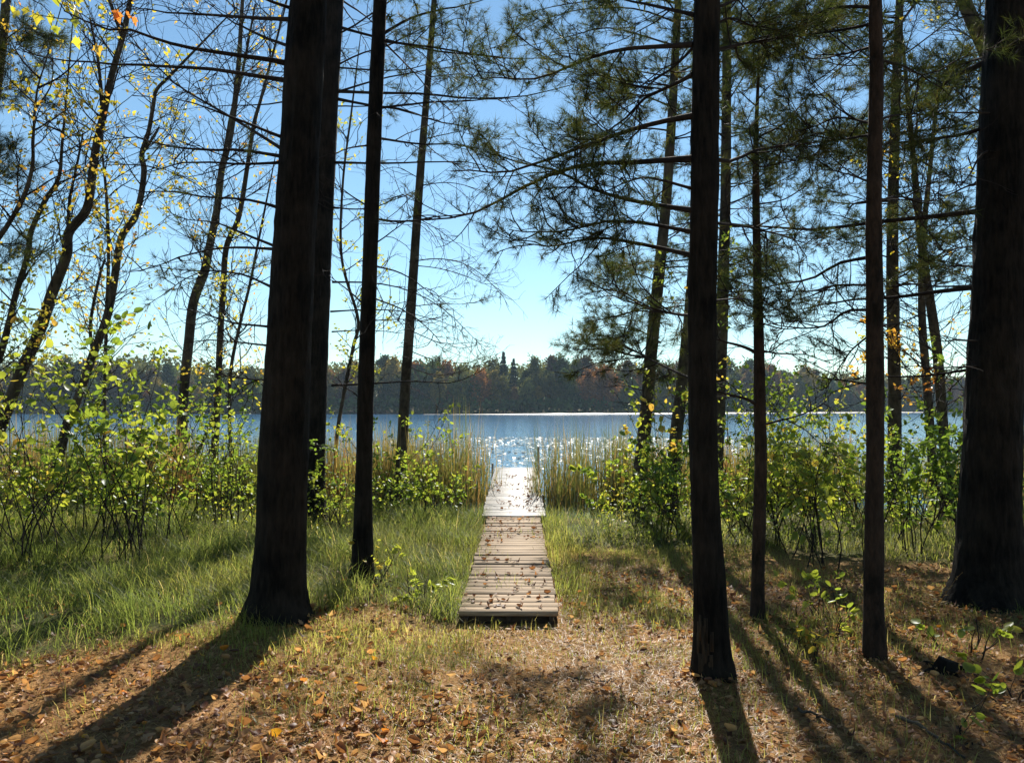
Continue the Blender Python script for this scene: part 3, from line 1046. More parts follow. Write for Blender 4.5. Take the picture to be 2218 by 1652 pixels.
# torn bark
base = at(1516, 1440, 4.6); base[2] = float(gz(base[0], base[1]))
g = G()
for k in range(26):
    a = -2.75 + 0.95 * rng.random()
    h0 = 0.02 + 0.30 * rng.random() * (1 if k % 3 else 0.5)
    rr = 0.118 - 0.05 * h0
    cx = np.array([at(1542, 1462, 4.6)[0] + math.cos(a) * rr - h0 * 0.03, 4.6 + math.sin(a) * rr, float(gz(0.7, 4.6)) + h0])
    v, t = box((0, 0, 0), (0.05 + 0.13 * rng.random(), 0.012 + 0.012 * rng.random(), 0.010), 0.002)
    v = v @ np.array([[0, 0, 1], [-math.sin(a), math.cos(a), 0], [math.cos(a), math.sin(a), 0]])
    v = v + rng.normal(size=3) * 0.004
    g.add(v + cx - rl, t)
o = link("torn_bark", g.mesh("torn_bark", M['scar']), root)
o["label"] = "pale splintered patch at the foot of the trunk"

# --- thin pole-like tree right of it
nd = []
root, rl, paths = build_tree("pine_tree", "thin pole like young tree between the two nearer right trunks", "tree",
    [[(1640, 1348, 27), (1642, 1200, 26), (1647, 1000, 27), (1645, 880, 26), (1643, 740, 22), (1640, 600, 18), (1637, 450, 16), (1637, 300, 11), (1640, 210, 7)]], 5.8,
    bark='red_bark', sides=18, rough=0.045, ring=0.04, extend=0.4, flare=0.4)
for px, dY, r, st in [
    (c6([(490, 635), (470, 625), (400, 590), (220, 540), (120, 500)]), -0.2, .015, 'dead'),
    (c6([(490, 965), (470, 955), (400, 920), (240, 880), (140, 850)]), -0.25, .015, 'dead'),
    (c6([(520, 1090), (750, 1030), (900, 960), (960, 890)]), 0.5, .009, 'sparse'),
    (c6([(500, 610), (620, 630), (800, 640), (950, 690)]), 0.7, .008, 'pine'),
    (c6([(490, 430), (650, 470), (800, 470)]), 0.7, .007, 'pine'),
    (c3([(480, 890), (650, 800), (820, 620), (880, 560)]), 0.8, .010, 'pine'),
    (c3([(480, 1320), (650, 1290), (800, 1200)]), -0.4, .007, 'pine'),
    (c3([(470, 880), (380, 820), (270, 800)]), 0.6, .007, 'pine'),
    (c3([(480, 1060), (600, 1020), (780, 1050)]), 0.5, .007, 'pine'),
    (c3([(490, 700), (420, 640), (340, 560)]), 0.5, .006, 'pine'),
    (c3([(480, 650), (560, 560), (680, 500)]), 0.5, .006, 'pine'),
    (c3([(460, 1620), (360, 1600), (240, 1620)]), 0.6, .006, 'sparse'),
]:
    dress(root, rl, branch_3d(px, 5.8, dY), r, st, nd, None, (0.25, 1.0), 0.9 if st != 'dead' else 0.4)
finish_needles(root, rl, nd, 24, 0.09, 0.0030)

# --- reddish slim trunk to the right
nd = []
root, rl, paths = build_tree("pine_tree", "reddish slim straight trunk right of centre, second nearest on the right", "tree",
    [[(1893, 1424, 44), (1892, 1300, 40), (1893, 1150, 38), (1895, 950, 37), (1894, 700, 35), (1892, 450, 31), (1897, 200, 28), (1895, 0, 26)]], 4.9,
    bark='red_bark', sides=28, rough=0.07, ring=0.03, extend=3.5, flare=0.25)
for px, dY, r, st in [
    (c3([(1230, 50), (980, 50), (800, 130), (560, 310), (480, 430)]), 0.9, .012, 'pine'),
    (c3([(1230, 155), (1000, 200), (700, 240), (450, 270), (240, 320)]), 1.3, .010, 'pine'),
    (c3([(1240, 380), (1450, 440), (1650, 560), (1750, 640)]), 0.7, .009, 'pine'),
    (c3([(1230, 300), (1050, 350), (900, 380), (760, 370)]), 0.9, .009, 'pine'),
    (c3([(1230, 800), (1000, 760), (850, 820), (720, 850)]), 0.9, .009, 'pine'),
    (c3([(1230, 870), (1000, 900), (800, 880), (600, 950)]), 1.4, .009, 'pine'),
    (c3([(1240, 780), (1400, 740), (1600, 740)]), 0.8, .009, 'pine'),
    (c3([(1240, 1300), (1400, 1270), (1550, 1300), (1700, 1280)]), 0.8, .008, 'sparse'),
    (c3([(1220, 1300), (1100, 1320), (1050, 1400)]), 0.3, .008, 'sparse'),
    (c3([(1220, 1180), (1050, 1120), (880, 1090)]), 0.8, .008, 'sparse'),
    (c6([(1220, 8), (1000, 50), (850, 140), (650, 180), (400, 230), (230, 222)]), 1.2, .012, 'pine'),
    (c6([(1220, 350), (1050, 360), (900, 460), (700, 460), (540, 430)]), 0.8, .010, 'pine'),
    (c6([(1220, 190), (1000, 190), (800, 230), (600, 210)]), 0.9, .009, 'pine'),
    (c6([(1230, 830), (1000, 800), (880, 780)]), 0.5, .007, 'dead'),
    (c6([(1220, 500), (1100, 600), (1000, 740), (930, 860)]), 0.8, .007, 'dead'),
    (c6([(1240, 460), (1380, 440), (1480, 470)]), 0.6, .007, 'dead'),
]:
    dress(root, rl, branch_3d(px, 4.9, dY), r, st, nd, None, (0.12, 1.0), 1.3)
finish_needles(root, rl, nd, 24, 0.085, 0.0029)
CROWNS.append((root, rl, paths[0], 4.9, 7.6, 2.2))

# --- big pine at the right edge
nd = []
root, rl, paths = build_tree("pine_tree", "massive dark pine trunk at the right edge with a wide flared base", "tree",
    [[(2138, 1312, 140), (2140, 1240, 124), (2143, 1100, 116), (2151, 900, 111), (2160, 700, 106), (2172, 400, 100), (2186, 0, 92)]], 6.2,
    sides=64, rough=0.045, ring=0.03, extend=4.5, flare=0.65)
for px, dY, r, st in [
    (c3([(2030, 370), (1850, 450), (1700, 530), (1600, 650), (1480, 740)]), 0.8, .028, 'pine'),
    (c3([(2030, 800), (1800, 870), (1600, 900), (1400, 920), (1280, 930), (1100, 960)]), 0.5, .018, 'pine'),
    (c3([(2020, 1350), (1700, 1390), (1300, 1430), (1150, 1450), (900, 1480), (500, 1460), (240, 1440)]), 0.9, .024, 'sparse'),
    (c3([(2030, 730), (1850, 730), (1700, 730), (1550, 760)]), -0.6, .010, 'sparse'),
    (c3([(2020, 960), (1930, 1000), (1850, 1130), (1800, 1200)]), -0.4, .012, 'dead'),
    (c3([(2030, 350), (1850, 400), (1650, 480)]), 1.6, .014, 'pine'),
    (c6([(1990, 195), (1650, 230), (1450, 260), (1200, 280), (1000, 300), (800, 340)]), 0.7, .022, 'sparse'),
    (c6([(1990, 180), (1700, 200), (1500, 180), (1300, 200)]), 1.6, .012, 'dead'),
    (c6([(1960, 715), (1600, 770), (1300, 780), (1000, 800)]), 0.9, .013, 'dead'),
    (c6([(1960, 710), (1700, 720), (1450, 715)]), -0.5, .008, 'dead'),
    (c6([(1950, 555), (1800, 545), (1640, 550)]), -0.4, .007, 'dead'),
    (c6([(1940, 900), (1820, 860), (1760, 790)]), 0.3, .006, 'dead'),
    (c6([(1980, 100), (1800, 60), (1650, 90)]), 0.9, .009, 'pine'),
    (c3([(2020, 1150), (1850, 1200), (1700, 1260), (1600, 1230)]), 1.1, .012, 'pine'),
    (c3([(2030, 1560), (1850, 1590), (1650, 1620)]), 1.0, .010, 'pine'),
    (c3([(2040, 150), (1900, 100), (1750, 130)]), 0.8, .012, 'pine'),
]:
    dress(root, rl, branch_3d(px, 6.2, dY), r, st, nd, None, (0.12, 1.0), 1.25)
finish_needles(root, rl, nd, 24, 0.09, 0.0032)
CROWNS.append((root, rl, paths[0], 5.5, 9.3, 3.0))

# --- trees farther back on the right
nd, lv = [], []
root, rl, paths = build_tree("pine_tree", "leaning trunk by the reeds right of the walkway, needled boughs spreading left", "tree",
    [[(1376, 1112, 34), (1386, 1020, 31), (1398, 900, 28), (1412, 740, 26), (1428, 580, 24), (1441, 450, 22), (1452, 300, 20), (1462, 120, 17), (1468, 0, 15)]], 11.8, bark='grey_bark', sides=20, rough=0.04, extend=2.5)
for px, dY, r, st in [
    (c5([(1980, 880), (1830, 840), (1700, 850)]), -0.4, .010, 'dead'),
    (c5([(2050, 680), (1900, 620), (1750, 560), (1600, 540), (1500, 570)]), -1.0, .016, 'pine'),
    (c5([(2060, 560), (1900, 470), (1750, 440), (1600, 480)]), 0.8, .014, 'pine'),
    (c5([(2080, 380), (1900, 310), (1750, 260), (1620, 280)]), -0.8, .015, 'pine'),
    (c5([(2090, 200), (1950, 130), (1800, 120), (1700, 160)]), 1.0, .014, 'pine'),
    (c5([(2100, 60), (1950, 40), (1800, 90)]), -1.2, .012, 'pine'),
    (c2([(2150, 850), (1950, 830), (1750, 880), (1550, 900), (1350, 850)]), 1.0, .016, 'pine'),
    (c2([(2150, 700), (1950, 620), (1750, 600), (1600, 580)]), -1.0, .016, 'pine'),
    (c2([(2160, 500), (1950, 470), (1750, 440), (1550, 520)]), 1.1, .015, 'pine'),
    (c2([(2160, 300), (1900, 220), (1700, 180), (1450, 240), (1200, 300)]), -0.9, .016, 'pine'),
    (c2([(2170, 150), (1900, 60), (1600, 60), (1300, 130), (1100, 230)]), 0.9, .016, 'pine'),
    (c2([(2180, 30), (1900, -30), (1600, 10), (1300, 60), (1050, 130)]), -0.5, .015, 'pine'),
]:
    dress(root, rl, branch_3d(px, 11.8, dY), r, st, nd, None, (0.2, 1.0), 1.2, None, 1.6)
whorls(root, rl, paths[0], 3.2, 8.6, 0.5, 1.9, 'pine', nd, az=(-0.9, 1.4), per=2, dens=0.8, avoid=too_near)
finish_needles(root, rl, nd, 20, 0.115, 0.0045)

root, rl, paths = build_tree("leafy_tree", "vine hung trunk half hidden behind the straight right trunk", "tree",
    [[(1452, 1075, 30), (1462, 960, 28), (1474, 850, 26), (1490, 700, 22), (1505, 500, 18)]], 11.0, bark='grey_bark', sides=16, extend=1.5)
lv = []
for z in np.arange(0.8, 3.6, 0.3):
    b0 = np.array([np.interp(z, paths[0][:, 2], paths[0][:, i]) for i in range(3)])
    a = rng.random() * 6.28
    dress(root, rl, sprout(b0[None], np.array([[math.cos(a), math.sin(a) * 0.6, 0.5]]), 0.5 + 0.3 * rng.random(), 12, 0.1, 0.3)[0], 0.006, 'leafy', None, lv, dens=1.2)
finish_leaves(root, rl, lv, 0.6, 0.075, 'shrub_leaf', (0.2, 1.0))

for nm, lab, tr, Y, wz, leafy in [
    ("pine_tree", "pine trunk rising just right of the straight torn bark trunk, behind it", [(1548, 1060, 30), (1556, 900, 27), (1566, 600, 24), (1571, 400, 22), (1573, 200, 20), (1574, 0, 18)], 12.5, (3.6, 8.4), 0),
    ("pine_tree", "background trunk seen just right of the reddish slim trunk, orange leaves low on it", [(1938, 1060, 30), (1937, 960, 28), (1936, 800, 26), (1932, 600, 24), (1934, 400, 22), (1940, 200, 19), (1948, 0, 16)], 11.0, (3.4, 8.0), 1),
    ("leafy_tree", "crooked grey trunk curving between the reddish slim trunk and the right edge pine", [(2052, 1118, 25), (2049, 1020, 23), (2040, 900, 21), (2031, 780, 20), (2018, 680, 19), (2003, 590, 17), (1990, 480, 15), (1978, 350, 12)], 10.5, None, 1),
    ("leafy_tree", "thin grey trunk beside the crooked one near the right edge pine", [(2024, 1060, 20), (2016, 960, 19), (2006, 820, 17), (1996, 680, 15), (1998, 520, 13), (2010, 400, 10)], 12.0, None, 1),
    ("leafy_tree", "leaning trunk at the top right corner behind the right edge pine", [(2260, 900, 36), (2225, 520, 34), (2180, 260, 31), (2135, 115, 29), (2090, 10, 27), (2060, -80, 24)], 9.5, None, 1),
]:
    nd, lv = [], []
    root, rl, paths = build_tree(nm, lab, "tree", [tr], Y, bark='grey_bark', sides=16, extend=2.0)
    if wz:
        whorls(root, rl, paths[0], wz[0], wz[1], 0.42, 1.9, 'pine', nd, per=4, dens=1.0, avoid=too_near, live=(0.25, 1))
        whorls(root, rl, paths[0], 1.8, wz[0], 0.6, 1.2, 'dead', per=2, avoid=too_near, dens=0.7, r0=0.008)
    else:
        zt = paths[0][-1, 2]
        whorls(root, rl, paths[0], 1.6, zt - 0.2, 0.38, 1.1, 'leafy', None, lv, per=2, dens=0.9, avoid=too_near, r0=0.009, rise=0.7)
    finish_needles(root, rl, nd, 20, 0.115, 0.0045)
    if lv:
        finish_leaves(root, rl, lv, 0.28, 0.06, 'yellow_leaf', (0.1, 0.9))
    if wz and leafy:
        lv = []
        for z in (1.7, 2.0, 2.3, 2.6):
            b0 = np.array([np.interp(z, paths[0][:, 2], paths[0][:, i]) for i in range(3)])
            a = 3.6 + rng.random() * 2
            dress(root, rl, sprout(b0[None], np.array([[math.cos(a), math.sin(a), 0.4]]), 0.4, 12, 0.1, 0.3)[0], 0.005, 'leafy', None, lv, dens=1.4)
        finish_leaves(root, rl, lv, 0.95, 0.08, 'yellow_leaf', (0.6, 1.0), cluster=3)

# --- leafy trees on the left
def leafy_tree(label, trs, Y, prob, size, tr, zr, step=0.33, ln=1.1, per=2, mat='yellow_leaf', dens=0.9, extend=1.5, traced=()):
    lv = []
    trs = [[(q[0], q[1], q[2] * 0.84) for q in tr_] for tr_ in trs]
    root, rl, paths = build_tree("leafy_tree", label, "tree", trs, Y, bark='grey_bark', sides=16, extend=extend, rough=0.03)
    whorls(root, rl, paths[0], zr[0], zr[1], step, ln, 'leafy', None, lv, per=per, dens=dens, avoid=too_near, r0=0.010, rise=0.75, up=0.3)
    for p2 in paths[1:]:
        whorls(root, rl, p2, p2[0, 2], p2[-1, 2] - 0.1, step, ln * 0.8, 'leafy', None, lv, per=per, dens=dens, avoid=too_near, r0=0.008, rise=0.75, up=0.3)
    if prob:
        finish_leaves(root, rl, lv, min(0.9, prob * 2.2), size * 1.1, mat, tr)
    return root, rl, paths


leafy_tree("slanting dark trunk crossing the far left from low left to upper right",
    [[(-28, 1010, 34), (0, 923, 32), (20, 873, 30), (50, 796, 29), (84, 722, 28), (114, 631, 27), (144, 553, 25), (149, 503, 23), (188, 453, 21), (201, 369, 20), (208, 319, 19), (221, 262, 18), (241, 168, 16), (265, 84, 14), (278, 23, 13)],
     [(221, 262, 10), (219, 200, 9), (212, 130, 7), (195, 40, 5)], [(265, 84, 10), (250, 40, 8), (228, -20, 6)], [(149, 503, 8), (150, 440, 7), (168, 350, 6), (180, 290, 4)]],
    10.0, 0.30, 0.065, (0.05, 0.85), (1.9, 6.6), traced=())
leafy_tree("wavy grey trunk left of the leaning pair, yellow leaves along it",
    [[(108, 1100, 26), (111, 1057, 25), (127, 997, 24), (144, 923, 23), (161, 883, 22), (188, 809, 21), (201, 769, 21), (231, 688, 20), (245, 621, 20), (255, 553, 18), (265, 510, 17), (292, 470, 16), (305, 426, 15), (312, 369, 14), (307, 335, 13), (322, 285, 11), (332, 228, 10), (339, 195, 9), (372, 161, 7)],
     [(307, 335, 8), (330, 300, 7), (345, 275, 5)], [(201, 769, 9), (196, 700, 8), (215, 600, 7), (228, 560, 5)]],
    12.2, 0.30, 0.065, (0.05, 0.9), (1.9, 7.2), 0.36)
leafy_tree("straight grey trunk leaning right, third from the thick left pine",
    [[(386, 1075, 28), (389, 1024, 27), (392, 973, 27), (396, 890, 26), (402, 806, 25), (409, 738, 24), (419, 655, 23), (443, 588, 22), (453, 537, 20), (470, 453, 18), (480, 369, 17), (497, 302, 15), (507, 235, 14), (517, 134, 12), (523, 34, 10)],
     [(480, 369, 9), (500, 250, 8), (520, 180, 7), (553, 10, 5)]],
    14.0, 0.10, 0.06, (0.3, 1.0), (2.6, 9.0), 0.45, 1.3, extend=2.0)
leafy_tree("thin grey trunk close beside the straight leaning one, left of the thick pine",
    [[(464, 1020, 20), (466, 950, 19), (470, 890, 18), (473, 823, 17), (477, 722, 16), (483, 638, 15), (490, 537, 14), (517, 470, 13), (537, 352, 11), (550, 268, 10), (564, 218, 8), (590, 120, 6)],
     [(470, 880, 9), (450, 930, 9), (425, 985, 9)]],
    13.2, 0.15, 0.06, (0.2, 1.0), (2.2, 8.5), 0.45, 1.2)
leafy_tree("slanting stem at the left edge below the topmost boughs",
    [[(-40, 880, 18), (0, 769, 17), (20, 698, 16), (34, 638, 15), (60, 554, 14), (67, 503, 13), (97, 436, 12), (127, 386, 9), (134, 319, 7), (140, 250, 5)],
     [(97, 436, 8), (130, 395, 6)]],
    9.4, 0.45, 0.06, (0.1, 0.75), (1.8, 5.0), 0.26, 0.9)
leafy_tree("slim bare stem slanting at the far left edge in front of the sky",
    [[(-60, 640, 14), (-20, 545, 13), (17, 487, 12), (50, 430, 11), (70, 362, 9), (72, 300, 7), (80, 200, 5), (100, 130, 3)]],
    8.6, 0.35, 0.05, (0.2, 1.0), (3.4, 5.6), 0.28, 0.8)
leafy_tree("thin upright stem between the two slanting left trunks",
    [[(228, 1080, 9), (226, 900, 9), (230, 700, 8), (235, 553, 8), (230, 420, 7), (222, 330, 5), (225, 250, 3)]],
    11.0, 0.25, 0.055, (0.1, 0.8), (1.2, 5.2), 0.35, 0.7)
leafy_tree("slim stem slanting in front of the trunk behind the thick left pine",
    [[(728, 960, 10), (745, 850, 9), (765, 750, 9), (775, 690, 8), (740, 560, 7), (742, 400, 6), (760, 250, 5)]],
    12.8, 0.45, 0.06, (0.05, 0.5), (2.0, 6.5), 0.45, 0.8)
leafy_tree("slim dark stem leaning between the two left grey trunks and the thick pine",
    [[(500, 1030, 9), (497, 900, 9), (500, 800, 9), (520, 700, 8), (540, 620, 7), (560, 520, 6)]],
    12.6, 0.55, 0.06, (0.0, 0.9), (1.5, 4.3), 0.3, 0.7)

# overhanging maple spray, top left, on the slanting trunk's side (its own low tree outside the frame edge)
lv = []
root, rl, paths = build_tree("maple_tree", "maple with big yellow and orange leaves hanging into the top left corner", "tree",
    [[(-330, 1250, 40), (-300, 900, 34), (-260, 500, 26), (-180, 150, 18), (-90, -60, 12)]], 7.4, bark='grey_bark', sides=14, extend=0.8)
mv, mt = maple_template(0.25)
leafme = [G().add(mv, mt, tv).mesh("maple_leaf", M['yellow_leaf']) for tv in (0.12, 0.3, 0.45, 0.6, 0.75, 0.95)]
for px, dY in [([(-120, 20), (0, -15), (80, 5), (125, 45)], 0.2), ([(-90, -60), (60, -35), (150, 5), (200, 75)], -0.2), ([(-90, -60), (100, -60), (230, -15), (285, 25)], 0.3)]:
    P = branch_3d(px, 7.4, dY)
    g = G()
    g.add(*tubes(P[None] - rl, np.linspace(0.012, 0.003, 12)[None], 6, True))
    S, D, t, _, _ = kids(P[None], 14, 0.45, 1.0, (30, 80), 0.0)
    D[:, 2] -= 0.6
    P2 = sprout(S, D, 0.08 + 0.14 * rng.random(len(S)), 4, -0.8, 0.3)
    g.add(*tubes(P2 - rl, taper(len(S), 4, 0.0022, 0.0014), 3))
    link("branch", g.mesh("branch", M['twig']), root)
    for e, dd in zip(P2[:, -1], P2[:, -1] - P2[:, -2]):
        o = link("leaf", leafme[min(5, int(rng.random() * 3 + 3 * (e[0] > -4.05)))], root)
        o.location = e - rl
        o.rotation_euler = (-1.4 + rng.normal() * 0.5, rng.normal() * 0.4, rng.normal() * 1.2)
        s = 0.10 + 0.06 * rng.random()
        o.scale = (s, s, s)

# pine at the left edge
nd = []
root, rl, paths = build_tree("pine_tree", "pine at the extreme left edge, needle tufts reaching into view", "tree",
    [[(-95, 1180, 34), (-80, 900, 32), (-60, 600, 28), (-35, 380, 24), (4, 100, 19), (14, 0, 17)]], 8.8, bark='grey_bark', sides=14, extend=2.0)
for px, dY in [([(-20, 130), (20, 80), (60, 60), (85, 80)], -.5), ([(-30, 240), (10, 190), (35, 200)], .3), ([(-40, 380), (0, 340), (30, 330)], -.3),
               ([(-50, 430), (0, 400), (40, 420)], .4), ([(-60, 560), (-10, 530), (50, 530), (75, 540)], -.4), ([(-60, 620), (-10, 590), (40, 580)], .5), ([(-20, 150), (30, 110), (70, 110)], .7)]:
    dress(root, rl, branch_3d(px, 8.8, dY), 0.012, 'pine', nd, None, (0.1, 1), 2.2, None, 1.0)
finish_needles(root, rl, nd, 24, 0.11, 0.0026)

def crown_above(root, rl, path, z0, z1, length, per=5, step=0.6):
    g_all = []
    z = z0
    while z < z1:
        for k in range(per):
            a = rng.random() * 6.283
            base = np.array([np.interp(z, path[:, 2], path[:, i]) for i in range(3)])
            L_ = length * (1.15 - 0.75 * (z - z0) / (z1 - z0)) * (0.7 + 0.5 * rng.random())
            P = sprout(base[None], np.array([[math.cos(a), math.sin(a), 0.25]]), L_, 8, 0.1, 0.2)
            S, D, t, _, _ = kids(P, 5.0, 0.15, 1.0, (35, 65), 0.5)
            P2 = sprout(S, D, (0.3 + 0.5 * rng.random(len(S))) * (1.1 - 0.6 * t), 4, 0.3, 0.3)
            S3, D3, _, _, _ = kids(P2, 6.0, 0.2, 1.0, (30, 60), 0.3)
            g = G()
            g.add(*tubes(P - rl, taper(1, 8, 0.022, 0.005), 5, True))
            g.add(*tubes(P2 - rl, taper(len(S), 4, 0.007, 0.003), 3))
            bo = link("branch", g.mesh("branch", M['twig']), root)
            V, T, ti = tufts(np.concatenate([S3, P2[:, -1]]) - rl, np.concatenate([D3, P2[:, -1] - P2[:, -2]]), 9, 0.15, 0.016)
            o = link("needles", G().add(V, T, ti).mesh("needles", M['needle']), bo)
            o["kind"] = "stuff"
        z += step


for root_, rl_, path_, z0_, z1_, len_ in CROWNS:
    crown_above(root_, rl_, path_, z0_, z1_, len_)

# unseen pines added behind and beside the camera, they block skylight from the trunks
proto = None
for k, (x, y, rz, s_) in enumerate([(-3.4, -3.0, 0.4, 1.0), (2.6, -3.6, 2.0, 1.1), (-0.6, -6.0, 3.1, 1.15), (5.6, -0.8, 4.4, 1.0), (-6.8, -0.2, 5.3, 1.05), (5.0, -6.5, 1.2, 1.1), (-6.0, -7.0, 0.9, 1.1), (9.0, -3.5, 2.6, 1.1), (-10.5, -3.5, 3.9, 1.1), (1.2, -10.0, 5.0, 1.2)]):
    if proto is None:
        root = empty("pine_tree", (0, 0, 0), "pine", "tree", "pines of the wood behind the viewpoint")
        path = np.array([[0, 0, -0.2, 0.19], [0.03, 0.02, 1.5, 0.16], [0, 0.06, 5, 0.13], [0.05, 0, 10, 0.05], [0.05, 0.02, 12, 0.01]])
        V, T = trunk_mesh(path, None, 20, 0.04, 0.8, 0.15)
        link("trunk", G().add(V, T).mesh("trunk", M['pine_bark'], True), root)
        crown_above(root, np.zeros(3), path, 2.6, 11.5, 2.6, 5, 0.65)
        proto = root
    else:
        root = proto.copy(); COL.objects.link(root)
        for ch in list(proto.children):
            c = ch.copy(); COL.objects.link(c); c.parent = root
            for g2 in ch.children:
                d = g2.copy(); COL.objects.link(d); d.parent = c
    root.location = (x, y, float(gz(x, y)))
    root.rotation_euler = (0, 0, rz)
    root.scale = (s_, s_, s_)
    root["label"] = "tall unseen pine added behind the viewpoint to block skylight"

# ------------------------------------------------------------------ shrubs
leaf_big_v, leaf_big_t = oval_template(0.22)
leaf_big_v[:, 0] *= 1.25
SHRUB_LEAF = [G().add(leaf_big_v, leaf_big_t, tv).mesh("shrub_leaf", M['shrub_leaf']) for tv in (0.05, 0.2, 0.35, 0.5, 0.62, 0.75, 0.9, 1.0)]


def shrub(label, u, Y, h, spread, nst, size, nleaf, tr=(0.1, 0.9), cat="shrub", name="shrub", single=70, group=None, lean=0.0, low=0.25, mat='shrub_leaf'):
    x = (u - 1108.5) / FP * Y
    z = float(gz(x, Y))
    root = empty(name, (x, Y, z), label, cat, group)
    rl = np.array([x, Y, z])
    S = np.stack([rng.normal(size=nst) * spread * 0.25, rng.normal(size=nst) * spread * 0.25, np.full(nst, -0.05)], 1)
    D = np.stack([rng.normal(size=nst) * 0.28 + lean, rng.normal(size=nst) * 0.28, np.ones(nst)], 1)
    P = sprout(S, D, h * (0.65 + 0.4 * rng.random(nst)), 10, 0.1, 0.35)
    r0 = 0.0055 + 0.004 * rng.random(nst)
    pts, drs, own = [], [], []
    for k in range(nst):
        g = G()
        g.add(*tubes(P[k][None], taper(1, 10, r0[k], 0.002), 5, True))
        S2, D2, t, _, _ = kids(P[k][None], 7.0, low, 1.0, (30, 65), 0.2)
        P2 = sprout(S2, D2, (0.15 + 0.38 * rng.random(len(S2))) * min(1.2, spread + 0.4), 6, 0.15, 0.4)
        g.add(*tubes(P2, taper(len(S2), 6, 0.0028, 0.0013), 3))
        so_ = link("stem", g.mesh("stem", M['twig']), root)
        if len(P2):
            S3, D3, t3, _, _ = kids(P2, 16, 0.15, 1.0, (35, 80), 0.3)
            pts += [S3, P2[:, -1]]; drs += [D3, P2[:, -1] - P2[:, -2]]
            own += [so_] * (len(S3) + len(P2))
    if not pts:
        return root
    pts, drs = np.concatenate(pts), np.concatenate(drs)
    pick = rng.permutation(len(pts))
    while len(pick) < nleaf:
        pick = np.r_[pick, rng.permutation(len(pts))]
    pick = pick[:nleaf]
    A = pts[pick] + rng.normal(size=(nleaf, 3)) * 0.012
    wx = 0.7 + 0.6 * rng.random()
    Yd = norm(norm(drs[pick]) + rng.normal(size=(nleaf, 3)) * 0.4 + np.array([0, 0, -0.35]))
    Zd = norm(rng.normal(size=(nleaf, 3)) * 0.75 + np.array([0, 0, 1.0]))
    sz = size * (0.45 + 0.85 * rng.random(nleaf))
    nn = fbm(A[:, 0] * 1.5 + x, A[:, 1] * 1.5, A[:, 2] * 1.5)
    ti = np.clip(tr[0] + (tr[1] - tr[0]) * (0.5 * rng.random(nleaf) + 0.5 * np.clip((nn - 0.3) * 2.4, 0, 1)), 0, 1)
    order = np.argsort(-sz)
    big, rest = order[:single], order[single:]
    X = norm(np.cross(Yd, Zd)); Z2 = np.cross(X, Yd)
    from mathutils import Matrix
    for i in big:
        o = link("leaf", SHRUB_LEAF[int(min(7, ti[i] * 8))], own[pick[i]])
        mtx = Matrix([[*(X[i] * sz[i] * 1.15 * wx), 0], [*(Yd[i] * sz[i] * 1.15), 0], [*(Z2[i] * sz[i] * 1.15), 0], [0, 0, 0, 1]]).transposed()
        mtx.translation = Vector(A[i])
        o.matrix_local = mtx
    V, T, tt = place(LEAF_V * np.array([wx * 1.1, 1, 1.6]), LEAF_T, A[rest], Yd[rest], Zd[rest], sz[rest], ti[rest])
    o = link("foliage", G().add(V, T, tt).mesh("foliage", M[mat]), root)
    o["kind"] = "stuff"
    return root


